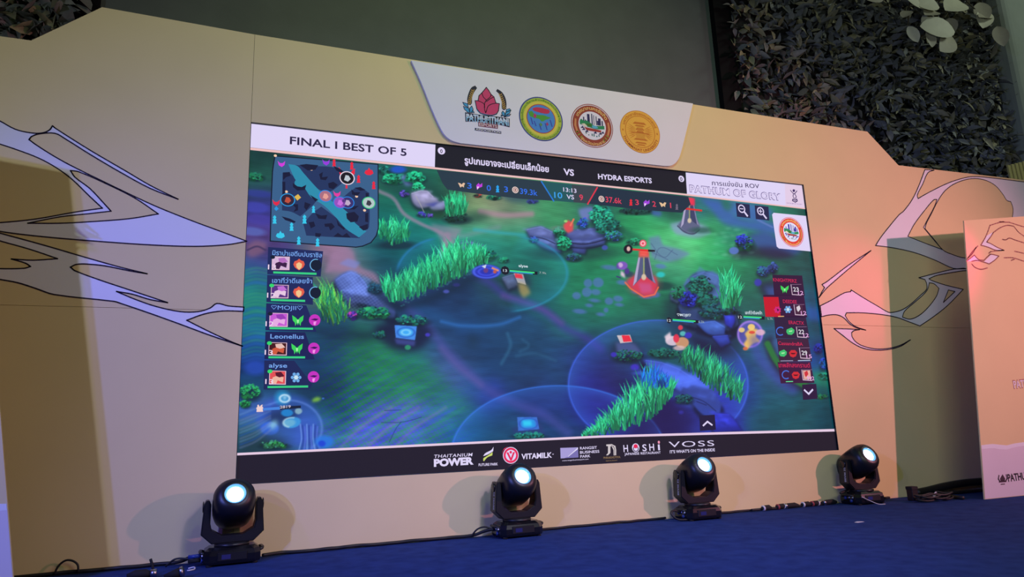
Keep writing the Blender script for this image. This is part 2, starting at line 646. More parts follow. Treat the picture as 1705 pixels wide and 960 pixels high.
# lotus emblem with its lettering, measured at 9.6x from (760, 130)
LP = lambda pts, sm=True: XZ(smooth([(760 + a / 9.6, 130 + b / 9.6) for a, b in pts]) if sm else [(760 + a / 9.6, 130 + b / 9.6) for a, b in pts], HY)
f = Flat()
dk, pk, bl, gd = ink((38, 34, 62)), ink((206, 62, 112)), ink((70, 160, 205)), ink((190, 150, 70))
y0 = HY
bloom = [(478, 148), (515, 195), (555, 262), (600, 300), (632, 400), (686, 408), (672, 520), (640, 575), (560, 598), (470, 588), (380, 560), (325, 490), (298, 360), (345, 362), (360, 280), (405, 238)]
f.poly(LP([(320, 470), (330, 520), (390, 570), (470, 596), (570, 604), (645, 582), (675, 510), (640, 560), (560, 585), (450, 570), (380, 545)]), y0 - .0002, bl)
f.poly(LP(bloom, False), y0, pk)
f.stroke(LP(bloom, False), 0.007, y0 - .0006, dk, True)
for ln in ([(405, 238), (430, 300), (478, 352), (540, 300), (555, 262)], [(345, 362), (400, 385), (445, 420), (450, 500), (468, 555)], [(478, 352), (452, 400), (445, 470)],
           [(632, 400), (560, 415), (505, 450), (480, 520), (468, 555)], [(600, 300), (540, 330), (478, 375)]):
    f.stroke(XZ(smooth([(760 + a / 9.6, 130 + b / 9.6) for a, b in ln], False), HY), 0.006, y0 - .0006, dk)
for outer, sgn in (([(300, 118), (330, 158), (280, 230), (250, 310), (246, 400), (222, 432), (180, 415), (172, 330), (200, 225), (240, 150)], 1),
                   ([(655, 172), (632, 205), (690, 265), (722, 350), (726, 480), (760, 515), (795, 490), (800, 410), (780, 310), (730, 225)], -1)):
    f.poly(LP(outer), y0, dk)
    for i in range(8):
        t = i / 7
        if sgn > 0:
            cx, cy = 262 - 55 * math.sin(t * 1.4), 190 + t * 205
        else:
            cx, cy = 700 + 62 * math.sin(t * 1.4), 255 + t * 215
        for s in (-1, 1):
            f.poly(LP([(cx, cy + 10), (cx + s * 22, cy - 14), (cx + s * 26, cy + 4), (cx + s * 6, cy + 22)], False), y0 - .0006, gd)
for lv in ([(215, 550), (195, 480), (110, 450), (130, 500), (180, 545)], [(215, 550), (210, 480), (245, 445), (268, 500), (240, 550)], [(190, 470), (180, 410), (100, 385), (125, 435)],
           [(240, 552), (262, 515), (285, 550)], [(765, 622), (720, 560), (740, 525), (775, 560)], [(770, 622), (790, 545), (870, 515), (850, 560), (800, 590)], [(775, 622), (800, 595), (868, 575), (845, 605)],
           [(712, 612), (715, 585), (745, 600)], [(790, 545), (800, 500), (850, 488), (870, 512)]):
    f.poly(LP(lv, False), y0, bl)
    f.stroke(LP(lv, False), 0.005, y0 - .0006, dk, True)
band = [(138, 545), (400, 590), (640, 612), (850, 645), (850, 785), (640, 735), (400, 690), (145, 695)]
f.poly(LP(band, False), y0 - .0008, dk)
text_fit(f, 'PATHUMTHANI', (760 + 158 / 9.6, 130 + 680 / 9.6), (760 + 838 / 9.6, 130 + 760 / 9.6), 12.2, y0 - .0014, ink((150, 200, 225)), 0.03)
text_fit(f, 'PATHUMTHANI', (760 + 158 / 9.6, 130 + 625 / 9.6), (760 + 838 / 9.6, 130 + 705 / 9.6), 6.2, y0 - .0018, ink((214, 226, 236)), 0.03)
f.poly(LP([(345, 695), (665, 735), (660, 810), (350, 770)], False), y0 - .0010, ink((120, 62, 84)))
text_fit(f, 'ESPORTS', (760 + 360 / 9.6, 130 + 760 / 9.6), (760 + 650 / 9.6, 130 + 796 / 9.6), 5.0, y0 - .0016, ink((226, 200, 205)), 0.02)
f.poly(LP([(295, 795), (715, 850), (715, 890), (295, 835)], False), y0 - .0008, dk)
text_fit(f, 'ASSOCIATION', (760 + 308 / 9.6, 130 + 828 / 9.6), (760 + 702 / 9.6, 130 + 880 / 9.6), 3.2, y0 - .0016, ink((225, 225, 232)), 0.02)
f.obj('lotus_emblem', header)['label'] = 'pink lotus emblem lettered PATHUMTHANI ESPORTS ASSOCIATION'

# round yellow-green emblem
c = P(901, 197.8, HY)
r = half_w(901, 197.8, 36.2, HY)
f = Flat()
cx, cz = float(c[0]), float(c[2])
f.disc(cx, cz, r, r, HY, ink((58, 72, 140)), 56)
f.disc(cx, cz, r * .945, r * .945, HY - .0004, ink((170, 196, 70)), 56)
f.disc(cx, cz, r * .79, r * .79, HY - .0008, ink((214, 204, 84)), 56)
f.disc(cx, cz, r * .665, r * .665, HY - .0012, ink((176, 56, 62)), 56)
f.disc(cx, cz, r * .63, r * .63, HY - .0016, ink((74, 140, 205)), 56)
text_ring(f, 'องค์การบริหารส่วนจังหวัดปทุมธานี', cx, cz, r * .82, r * .12, -100, 92, HY - .0012, ink((70, 110, 40)), bold=.01)
text_ring(f, 'องค์การบริหารส่วนจังหวัดปทุมธานี', cx, cz, r * .92, r * .12, 262, 108, HY - .0012, ink((60, 96, 36)), True, .01)
k = lambda pts, c_, q=.0020: f.poly(smooth([(cx + r * a, cz + r * b) for a, b in pts], True, 3), HY - q, ink(c_))
k([(-.58, .25), (-.4, .3), (-.3, .18), (-.1, .16), (.1, .18), (.3, .14), (.45, .1), (.3, .02), (.2, -.02), (.1, -.1), (.0, -.12), (-.1, -.02), (-.3, .0), (-.5, .04)], (80, 160, 60))
k([(-.38, .42), (-.2, .5), (.1, .5), (.38, .46), (.42, .38), (.34, .28), (.1, .26), (-.2, .30), (-.34, .34)], (196, 48, 84), .0024)
k([(-.36, .1), (-.28, .22), (-.2, .1), (-.28, -.02)], (186, 50, 110), .0024)
for a, b, h in ((-.42, -.3, .3), (-.28, -.36, .22), (-.05, -.5, .26), (.22, -.48, .3), (.46, -.3, .3)):
    f.poly([(cx + r * a, cz + r * b), (cx + r * (a + .05), cz + r * b), (cx + r * (a - .03), cz + r * (b + h)), (cx + r * (a - .07), cz + r * (b + h))], HY - .0024, ink((60, 70, 170)))
k([(-.1, -.25), (-.03, -.18), (.04, -.27), (-.03, -.36)], (90, 150, 80), .0028)
k([(.2, -.2), (.27, -.12), (.33, -.22), (.26, -.3)], (170, 60, 110), .0028)
f.obj('round_emblem', header)['label'] = 'round yellow-green emblem with a blue centre and red flowers'

# red-brown town emblem
c = P(986.1, 209.2, HY)
f = Flat()
city_emblem(f, float(c[0]), float(c[2]), half_w(986.1, 209.2, 34.6, HY), HY, (150, 66, 52), (226, 226, 234), (44, 44, 92), ink)
f.obj('round_emblem', header)['label'] = 'round red-brown emblem with towers and trees'

# gold university emblem
c = P(1065.9, 219.3, HY)
r = half_w(1065.9, 219.3, 32.8, HY)
cx, cz = float(c[0]), float(c[2])
gold, brn = ink((232, 178, 70)), ink((196, 120, 44))
f = Flat()
f.disc(cx, cz, r, r, HY, brn, 56)
f.disc(cx, cz, r * .975, r * .975, HY - .0004, gold, 56)
f.disc(cx, cz, r * .75, r * .75, HY - .0008, brn, 56, .96)
text_ring(f, 'มหาวิทยาลัยธรรมศาสตร์', cx, cz, r * .79, r * .17, -72, 72, HY - .0008, brn, bold=.03)
text_ring(f, 'THAMMASAT UNIVERSITY', cx, cz, r * .925, r * .17, 252, 108, HY - .0008, ink((176, 92, 40)), True, .03)
for a in list(range(60, 125, 9)) + list(range(236, 301, 9)):
    f.poly(wheel_petal(cx, cz, a, r * .2, r * .68, r * .016), HY - .0008, brn)
for a, b, w_, h in ((0, .40, .34, .05), (0, .28, .26, .03), (0, .12, .22, .05), (0, .0, .2, .04), (0, -.06, .5, .025), (0, -.36, .36, .04), (0, -.52, .3, .035), (0, -.62, .22, .03)):
    f.poly([(cx + r * (a - w_), cz + r * (b - h)), (cx + r * (a + w_), cz + r * (b - h)), (cx + r * (a + w_ * .7), cz + r * (b + h)), (cx + r * (a - w_ * .7), cz + r * (b + h))], HY - .0010, brn)
for i in range(-4, 5):
    f.poly([(cx + r * (i * .05 - .012), cz - r * .34), (cx + r * (i * .05 + .012), cz - r * .34), (cx + r * (i * .05 + .012), cz - r * .1), (cx + r * (i * .05 - .012), cz - r * .1)], HY - .0012, ink((210, 140, 56)))
    if abs(i) < 4:
        f.poly([(cx + r * (i * .03 - .008), cz + r * .0), (cx + r * (i * .03 + .008), cz + r * .0), (cx + r * (i * .05 + .008), cz + r * .26), (cx + r * (i * .05 - .008), cz + r * .26)], HY - .0012, ink((210, 140, 56)))
for s in (-1, 1):
    f.disc(cx + s * r * .86, cz, r * .04, r * .05, HY - .0008, brn, 6)
f.obj('round_emblem', header)['label'] = 'round gold emblem lettered THAMMASAT UNIVERSITY'

# ================================================================== LED screen
SY = 0.020                                   # lit face, a little behind the board front
m_house = mat('black_screen_housing', (20, 20, 23), 0.55)
led_wall = empty('led_screen', (2.42, SY, 0.447))
tag(led_wall, 'big lit LED screen showing a green and blue battle game with score bars', 'screen')
hs = bmesh.new()
for lo, hi in (((X0 - .06, .055, ZB - .04), (X1 + .06, .17, ZT + .04)),):
    bm_box(hs, lo, hi, .004, 1)
child(from_bm('housing', hs, m_house), led_wall)
rv = bmesh.new()                             # black lining of the opening
for lo, hi in (((X0 - .0005, .0004, ZB), (X0 + .002, .06, ZT)), ((X1 - .004, .0004, ZB), (X1 + .0005, .06, ZT)),
               ((X0, .0004, ZT - .004), (X1, .06, ZT + .0005)), ((X0, .0004, ZB - .0005), (X1, .06, ZB + .002))):
    bm_box(rv, lo, hi)
child(from_bm('edge_lining', rv, m_house), led_wall)

# ------------------------------------------------------------------ the lit picture, computed on a fine grid of pixels
CW, CH = 1000, 500
CX0, CX1, CZ0, CZ1 = X0, X1, ZB, ZT
gx = np.linspace(CX0, CX1, CW)
gz = np.linspace(CZ1, CZ0, CH)
GX, GZ = np.meshgrid(gx, gz)
dW = np.stack([GX - CAM[0], np.full_like(GX, SY) - CAM[1], GZ - CAM[2]], -1)
dC = dW @ ROT                                # into lens axes, so that shapes can be given as measured
PX = 852.5 + FPX * dC[..., 0] / -dC[..., 2]
PY = 480.0 - FPX * dC[..., 1] / -dC[..., 2]
img = np.zeros((CH, CW, 3))


def M(pts):
    q = np.array([P(a, b, SY) for a, b in pts])
    return np.stack([(q[:, 0] - CX0) / (CX1 - CX0) * (CW - 1), (CZ1 - q[:, 2]) / (CZ1 - CZ0) * (CH - 1)], 1)


def blur(m, s):
    for ax in (0, 1):
        for _ in range(3):
            k = max(1, int(round(s)))
            pad = [(0, 0), (0, 0)]
            pad[ax] = (k + 1, k)
            c = np.cumsum(np.pad(m, pad, mode='edge'), axis=ax)
            if ax == 0:
                m = (c[2 * k + 1:] - c[:-2 * k - 1]) / (2 * k + 1)
            else:
                m = (c[:, 2 * k + 1:] - c[:, :-2 * k - 1]) / (2 * k + 1)
    return m


def fill(pts, col, alpha=1.0, soft=0, sm=False, ss=3, shade=None):
    if sm:
        pts = smooth(pts, True, 4)
    q = M(pts)
    pad = int(soft * 4) + 2
    x0, x1 = max(0, int(q[:, 0].min()) - pad), min(CW, int(q[:, 0].max()) + pad + 1)
    y0, y1 = max(0, int(q[:, 1].min()) - pad), min(CH, int(q[:, 1].max()) + pad + 1)
    if x1 <= x0 or y1 <= y0:
        return
    nx, ny = (x1 - x0) * ss, (y1 - y0) * ss
    xs = x0 + (np.arange(nx) + .5) / ss - .5
    ys = y0 + (np.arange(ny) + .5) / ss - .5
    ins = np.zeros((ny, nx), bool)
    for i in range(len(q)):
        (ax, ay), (bx, by) = q[i], q[(i + 1) % len(q)]
        if ay == by:
            continue
        cond = (ys > min(ay, by)) & (ys <= max(ay, by))
        if not cond.any():
            continue
        xi = ax + (ys[cond] - ay) * (bx - ax) / (by - ay)
        ins[cond] ^= xs[None, :] < xi[:, None]
    m = ins.reshape(y1 - y0, ss, x1 - x0, ss).mean((1, 3))
    if soft:
        m = blur(m, soft)
    m = (m * alpha)[..., None]
    c = np.array(col, float)
    reg = img[y0:y1, x0:x1]
    if shade is not None:
        c = c * shade[y0:y1, x0:x1, None]
    img[y0:y1, x0:x1] = reg * (1 - m) + c * m


def mask_draw(m, col):
    global img
    m = np.clip(m, 0, 1)[..., None]
    img = img * (1 - m) + np.array(col, float) * m


def ell(cx, cy, rx, ry, col, alpha=1.0, edge=1.0, rot=0.0):
    """ellipse in measured pixels with an edge of `edge` pixels"""
    global img
    R = max(rx, ry) + edge * 2 + 2
    sel = np.where((np.abs(PX - cx) < R) & (np.abs(PY - cy) < R))
    if len(sel[0]) == 0:
        return
    sl = (slice(sel[0].min(), sel[0].max() + 1), slice(sel[1].min(), sel[1].max() + 1))
    x, y = PX[sl] - cx, PY[sl] - cy
    if rot:
        c, s = math.cos(math.radians(rot)), math.sin(math.radians(rot))
        x, y = x * c + y * s, -x * s + y * c
    d = np.sqrt((x / rx)**2 + (y / ry)**2)
    m = np.clip((1 - d) * min(rx, ry) / edge + .5, 0, 1) * alpha
    img[sl] = img[sl] * (1 - m[..., None]) + np.array(col, float) * m[..., None]


def ring(cx, cy, rx, ry, wd, col, alpha=1.0, a0=None, a1=None, inner=0.0):
    global img
    d = np.sqrt(((PX - cx) / rx)**2 + ((PY - cy) / ry)**2)
    dist = np.abs(d - 1) * min(rx, ry)
    m = np.exp(-(dist / wd)**2)
    if inner:
        m = np.maximum(m, np.where(d < 1, np.exp(-(1 - d) * min(rx, ry) / inner) * .6, 0))
    if a0 is not None:
        a = np.degrees(np.arctan2(PY - cy, PX - cx)) % 360
        mid, hw = ((a0 + a1) / 2) % 360, (a1 - a0) / 2
        dd = np.abs((a - mid + 180) % 360 - 180)
        m = m * np.clip((hw - dd) / 12 + .5, 0, 1)
    mask_draw(m * alpha, col)


def line(pts, wd, col, alpha=1.0, soft=1.0, sm=True):
    global img
    if sm and len(pts) > 2:
        pts = smooth(pts, False, 5, 200)
    p = np.array(pts, float)
    R = wd + soft * 2 + 2
    sel = np.where((PX > p[:, 0].min() - R) & (PX < p[:, 0].max() + R) & (PY > p[:, 1].min() - R) & (PY < p[:, 1].max() + R))
    if len(sel[0]) == 0:
        return
    sl = (slice(sel[0].min(), sel[0].max() + 1), slice(sel[1].min(), sel[1].max() + 1))
    x, y = PX[sl], PY[sl]
    best = np.full(x.shape, 1e9)
    for i in range(len(p) - 1):
        d = p[i + 1] - p[i]
        t = np.clip(((x - p[i, 0]) * d[0] + (y - p[i, 1]) * d[1]) / (d @ d + 1e-9), 0, 1)
        best = np.minimum(best, np.hypot(x - p[i, 0] - t * d[0], y - p[i, 1] - t * d[1]))
    m = np.clip((wd / 2 - best) / soft + .5, 0, 1) * alpha
    img[sl] = img[sl] * (1 - m[..., None]) + np.array(col, float) * m[..., None]


def noise(cell, seed, sx=1.0):
    r = np.random.default_rng(seed)
    nx, ny = int(CW / (cell * sx)) + 3, int(CH / cell) + 3
    g = r.random((ny, nx))
    xs, ys = np.arange(CW) / (cell * sx), np.arange(CH) / cell
    xi, yi = xs.astype(int), ys.astype(int)
    fx, fy = xs - xi, ys - yi
    fx, fy = fx * fx * (3 - 2 * fx), fy * fy * (3 - 2 * fy)
    a = g[yi][:, xi] * (1 - fx) + g[yi][:, xi + 1] * fx
    b = g[yi + 1][:, xi] * (1 - fx) + g[yi + 1][:, xi + 1] * fx
    return a * (1 - fy[:, None]) + b * fy[:, None]


# -- ground colours, sampled over the playing field
CP = '''428,268,26,62,62 428,300,34,92,76 428,330,46,50,112 428,360,62,60,150 426,388,74,58,128 425,412,92,62,100 430,432,58,60,140
420,452,30,96,130 414,500,30,122,120 412,545,26,100,140 410,580,26,70,140 410,610,22,50,120 410,640,24,70,96 412,680,56,92,170 410,720,44,96,110 405,745,30,60,80
640,285,30,96,90 665,290,26,96,88 700,300,30,100,84 640,315,40,104,80 640,345,18,104,94 660,330,20,104,92 690,345,40,120,90 720,335,30,90,70
640,372,18,104,104 690,372,18,116,112 720,385,24,126,116 650,415,16,92,96 690,415,18,104,110 640,440,20,74,96 600,430,60,110,120 570,425,150,112,140 560,448,140,110,150
590,455,84,104,110 620,460,44,84,100 545,462,60,100,96 610,400,30,100,110
760,318,40,84,70 790,338,126,146,104 820,345,120,136,100 850,345,90,128,96 830,355,150,136,130 870,358,140,130,120 780,372,90,150,110 810,372,80,160,112 850,375,64,160,112
880,350,66,146,96 900,365,58,152,104 930,345,66,150,100 905,340,60,130,90 780,395,40,150,140 820,395,40,156,140 870,392,40,140,116 800,415,30,130,116 840,425,30,120,104
950,335,50,120,90 1000,340,34,66,76 990,365,44,120,96 1020,350,36,110,84 1050,362,42,152,92 1080,372,56,176,108 1050,385,40,150,96 1100,390,72,188,112 1130,402,94,204,130 1110,420,86,170,130
1150,415,88,200,130 1180,395,66,180,104 1200,370,50,140,90 1120,350,36,100,80 1100,345,30,84,80 1180,345,44,110,120 1210,390,46,140,120 1240,395,40,120,96 1200,420,50,170,104 1230,440,40,140,96
1260,455,34,112,86 1290,450,32,96,80 1320,440,28,74,72 1340,440,26,84,80 1345,470,20,80,86 1350,500,24,90,130 1350,530,20,80,110 1240,470,38,120,86 1210,445,40,140,92 1180,440,46,156,100
1000,420,30,126,84 1030,425,38,136,90 960,440,28,118,84 930,440,28,120,94 980,470,30,128,90 1020,490,34,128,92 950,490,30,122,92 910,480,24,104,100 890,460,20,100,96
1000,520,30,112,90 1050,515,34,116,90 1090,510,30,100,80 1110,480,32,116,84 1120,450,60,150,110 1100,540,26,84,76 960,530,28,106,98 940,545,34,96,110 905,500,26,92,100
860,420,28,122,108 850,480,26,70,70 820,490,30,66,90 880,450,24,100,90
800,520,24,60,98 760,490,26,54,92 730,490,26,52,92 700,510,26,56,98 740,520,26,60,104 780,545,26,66,118 850,540,26,66,104 830,560,26,64,104 870,570,26,66,100 900,580,26,66,104 820,600,26,62,106 780,590,28,62,104
850,610,26,64,106 880,620,28,60,104 930,620,28,62,104 920,580,28,70,108 880,550,28,72,110 940,590,32,64,120 900,645,28,62,110 860,640,28,58,104 750,570,30,62,104 730,545,28,60,100
700,545,34,60,110 690,560,30,80,96 720,580,44,84,130 740,600,60,90,150 760,620,60,88,150 790,640,40,80,140 820,655,40,60,150 690,600,30,116,100
560,590,30,76,104 545,565,28,70,100 590,590,30,104,84 640,600,34,118,90 600,620,30,110,88 560,620,26,72,92 650,630,34,120,94 700,620,36,120,100 720,640,36,110,104 640,650,36,116,104 680,650,40,126,104
590,650,30,100,96 560,650,24,66,90 545,640,22,50,84 540,600,22,56,100 600,672,36,104,110 560,680,24,76,100 640,690,80,104,190 680,690,84,108,190 620,705,76,100,196 660,710,60,112,150 700,705,70,104,190 730,690,60,110,170
740,670,36,110,120 760,690,40,110,130 600,730,80,108,190 640,730,70,104,180 680,730,60,110,160 720,720,44,112,140 560,700,28,86,110 570,730,50,110,140 545,720,60,100,190 760,720,26,90,150 790,710,24,84,130
830,690,28,70,130 830,720,24,76,108 870,670,32,54,120 900,660,34,52,124 850,700,26,74,110 920,680,34,60,130 940,700,26,54,110 920,720,24,66,110 960,680,28,44,120 960,720,24,60,100
970,600,30,50,116 985,580,28,62,100 1010,560,28,86,92 1060,550,28,84,96 1000,600,36,44,110 1020,620,36,36,90 980,640,34,36,120 1040,600,34,70,110 1060,610,34,56,120 1080,620,40,60,160 1000,660,38,32,120 980,690,36,34,136 1040,640,30,34,84
1100,560,26,80,90 1100,600,24,72,92 1130,600,26,80,96 1160,590,28,84,104 1190,590,30,84,120 1200,560,30,70,110 1220,600,34,66,140 1180,560,30,50,110 1100,690,34,26,80 1120,710,34,26,80 1070,715,36,30,90 1140,700,36,36,110
1150,650,50,76,190 1200,680,46,58,176 1215,700,42,48,176 1225,660,36,52,150 1240,620,32,70,140 1245,660,30,74,130 1255,700,28,80,108 1210,720,40,44,140
1270,590,34,92,130 1280,620,28,84,104 1290,660,26,86,104 1310,680,26,84,100 1280,700,28,80,96 1340,690,26,80,92 1300,630,52,72,130 1285,600,60,84,150 1240,580,30,90,100 1240,500,32,90,90 1240,480,34,104,84 1260,490,34,90,84
1375,690,14,70,86 1360,600,24,70,150 1365,580,22,60,130 1372,625,24,110,110 1375,650,16,76,84 1330,700,28,78,88 1380,705,14,64,84 1355,555,20,80,90'''
acc = np.zeros((CH, CW, 3))
ws = np.zeros((CH, CW))
for tok in CP.split():
    x, y, r_, g_, b_ = map(float, tok.split(','))
    d2 = (PX - x)**2 + (PY - y)**2
    wt = np.exp(-d2 / (2 * 17.0**2)) + 3e-3 * np.exp(-d2 / (2 * 50.0**2)) + 1e-7
    acc += wt[..., None] * np.array([r_, g_, b_])
    ws += wt
img = acc / ws[..., None]
grain = noise(6, 1, 4) * .5 + noise(3, 2, 4) * .3 + noise(14, 3, 2) * .4
img *= (0.86 + 0.24 * grain)[..., None]

# -- camera moire shimmer painted into the pixel colours, stronger to the lower left
ph = 0.80 * PX + 0.55 * PY
low = np.clip((PY - 560 + (640 - PX) * .35) / 130, 0, 1) * np.clip((800 - PX) / 120, 0, 1) * np.clip((PX - 520) / 60, 0, 1)
st = np.sin(PX * .62 + PY * .16) * np.sin(PY * .78 - PX * .20)
st2 = np.sin((PX * .35 + PY * .62) * .55 + 1.5 * np.sin(PX * .02))
img[..., 0] += low * (12 * st)
img[..., 1] += low * (-22 * st2 * .6 - 20 * st)
img[..., 2] += low * (26 * st2 * .6 + 42 * st)
rows = np.sin(PY * 2 * np.pi / 3.1 - PX * .35)
img *= (1 + .035 * rows)[..., None]

# -- paths, water edges and slabs
path = (150, 132, 158)
line([(631, 318), (655, 330), (672, 355), (700, 372), (735, 388), (755, 405)], 6, path, .75, 4)
line([(735, 388), (770, 392), (800, 385), (830, 378)], 8, (130, 150, 160), .4, 6)
line([(745, 392), (742, 408), (738, 424)], 11, path, .7, 5)
fill([(716, 372), (770, 380), (758, 400), (742, 420), (734, 400)], path, .6, 2, True)
line([(800, 352), (840, 358), (885, 356)], 9, (168, 134, 150), .75, 6)
line([(790, 382), (840, 388), (890, 392)], 5, (50, 170, 190), .6, 5)
fill([(553, 418), (575, 410), (588, 418), (592, 432), (602, 445), (625, 455), (635, 475), (600, 458), (560, 452), (540, 455)], (158, 122, 158), .75, 2, True)
line([(790, 458), (815, 470), (840, 490), (865, 500), (905, 516), (940, 545), (975, 562), (1000, 580)], 13, (62, 58, 150), .6, 11)
line([(838, 492), (862, 499), (905, 516), (935, 537)], 9, (104, 78, 156), .45, 9)
line([(672, 505), (700, 530), (725, 560), (745, 585), (775, 615), (815, 650), (860, 672), (905, 690), (945, 720)], 15, (76, 80, 165), .5, 11)
line([(735, 580), (765, 612), (800, 640)], 10, (104, 92, 165), .38, 10)
fill([(675, 500), (720, 515), (790, 540), (870, 530), (830, 545), (760, 545), (700, 525)], (34, 90, 150), .5, 5, True)
line([(735, 535), (770, 542), (830, 540), (865, 528)], 5, (44, 110, 190), .65, 5)
line([(845, 555), (850, 575), (835, 605)], 5, (50, 110, 150), .5, 5)
line([(860, 592), (890, 588), (925, 600)], 4, (46, 100, 140), .45, 5)
line([(870, 565), (880, 575), (866, 585)], 4, (46, 100, 140), .45, 5)
fill([(780, 552), (800, 560), (795, 580), (775, 575)], (24, 52, 74), .6, 5, True)
fill([(855, 640), (905, 625), (890, 645)], (26, 44, 70), .5, 6, True)

slab = (92, 112, 205)
for x, y, a, b in ((979, 471, 7, 7), (996, 470, 9, 8), (977, 486, 8, 8), (960, 492, 7, 6), (992, 486, 8, 5), (990, 500, 9, 3), (1014, 501, 7, 6), (1029, 497, 8, 5), (1031, 507, 7, 3), (981, 508, 6, 3),
                   (965, 518, 11, 4), (1009, 516, 4, 4), (1000, 523, 7, 3), (1015, 445, 13, 4), (1036, 470, 9, 4), (1100, 443, 9, 4), (1090, 490, 9, 5), (1075, 494, 10, 3), (1060, 486, 8, 3)):
    ell(x, y, a, b, slab, .6, 3, 6)
fill([(1080, 395), (1098, 392), (1104, 408), (1130, 414), (1150, 422), (1130, 432), (1105, 436), (1085, 428)], (104, 128, 176), .75, 2, True)
for p in ([(1084, 405), (1105, 428), (1120, 416)], [(1090, 432), (1100, 412), (1128, 424)], [(1086, 420), (1112, 432)]):
    line(p, 1.3, (70, 92, 130), .6, 1)
fill([(1115, 372), (1140, 368), (1175, 378), (1185, 388), (1160, 396), (1125, 390)], (130, 160, 190), .7, 2, True)
fill([(1165, 330), (1200, 335), (1215, 350), (1235, 365), (1290, 370), (1300, 392), (1240, 380), (1205, 372), (1185, 350)], (64, 94, 190), .75, 4, True)
fill([(1215, 335), (1260, 340), (1290, 352), (1270, 372), (1230, 362), (1210, 350)], (70, 100, 200), .7, 4, True)
fill([(1200, 335), (1222, 340), (1214, 352), (1205, 348)], (40, 110, 90), .6, 3, True)
line([(1262, 366), (1286, 378)], 3, (110, 130, 200), .6, 2)
fill([(1245, 392), (1275, 385), (1300, 400), (1340, 412), (1320, 424), (1270, 420)], (60, 80, 165), .75, 4, True)
fill([(1210, 418), (1240, 412), (1290, 412), (1325, 424), (1300, 432), (1250, 428), (1225, 430)], (40, 36, 60), .75, 4, True)
for s in range(22):
    x, y = 1190 + rng.random() * 60, 380 + rng.random() * 50
    ell(x, y, 5, 2.5, (120, 205, 170), .22, 3)


def blades(edge_low, edge_top, n, cols, wd=2.4, lean=(-5, 7), dark=(14, 50, 52), seed=3, hscale=1.0):
    """tufts of grass blades between a lower and an upper outline"""
    r = np.random.default_rng(seed)
    lo, hi = np.array(edge_low, float), np.array(edge_top, float)

    def at(e, t):
        k = t * (len(e) - 1)
        i = np.minimum(k.astype(int), len(e) - 2)
        return e[i] + (e[i + 1] - e[i]) * (k - i)[:, None]
    t = r.random(n)
    s = np.sort(r.random(n))[::-1] * .72
    A_, B_ = at(lo, t), at(hi, t)
    base = A_ + (B_ - A_) * s[:, None]
    for i in range(n):
        L = np.hypot(*(B_[i] - A_[i])) * (.34 + .30 * r.random()) * hscale
        dx = lean[0] + (lean[1] - lean[0]) * r.random()
        b = base[i]
        c = np.array(cols[r.integers(len(cols))], float) * (.42 + .46 * s[i] / .72 + .56 * r.random()**1.3)
        dx += r.normal(0, L * .22)
        tip = (b[0] + dx, b[1] - L)
        mid = (b[0] + dx * .35, b[1] - L * .55)
        fill([(b[0] - wd / 2, b[1]), (mid[0] - wd * .45, mid[1]), tip, (mid[0] + wd * .45, mid[1]), (b[0] + wd / 2, b[1])], np.clip(c, 0, 255), .9, 0, False, 2)


def bush(cx, cy, rx, ry, cols, n=26, seed=5, size=5, dark=None):
    """leafy clump: dark underside, round puffs, bright leaf flecks towards the top"""
    r = np.random.default_rng(seed)
    ell(cx + rx * .08, cy + ry * .45, rx * 1.12, ry * .95, dark or (14, 34, 46), .72, max(3, ry * .6))
    for i in range(n):
        a, q = r.random() * 6.283, math.sqrt(r.random())
        x, y = cx + rx * q * math.cos(a), cy + ry * q * math.sin(a)
        up = 1 - (y - cy + ry) / (2 * ry)
        c = np.array(cols[r.integers(len(cols))], float) * (.42 + .62 * up + .22 * r.random())
        ell(x, y, size * (.5 + .6 * r.random()), size * (.35 + .4 * r.random()), np.clip(c, 0, 255), .85, 1.4, r.random() * 60 - 30)
    for i in range(int(n * 1.6)):
        a, q = r.random() * 6.283, math.sqrt(r.random())
        x, y = cx + rx * 1.05 * q * math.cos(a), cy + ry * q * math.sin(a) - ry * .12
        up = 1 - (y - cy + ry) / (2 * ry)
        k = (1.25 if r.random() < .35 + .3 * up else .38)
        c = np.array(cols[r.integers(len(cols))], float) * k
        ell(x, y, size * .34, size * .2, np.clip(c, 0, 255), .8, 1.0, r.random() * 90 - 45)


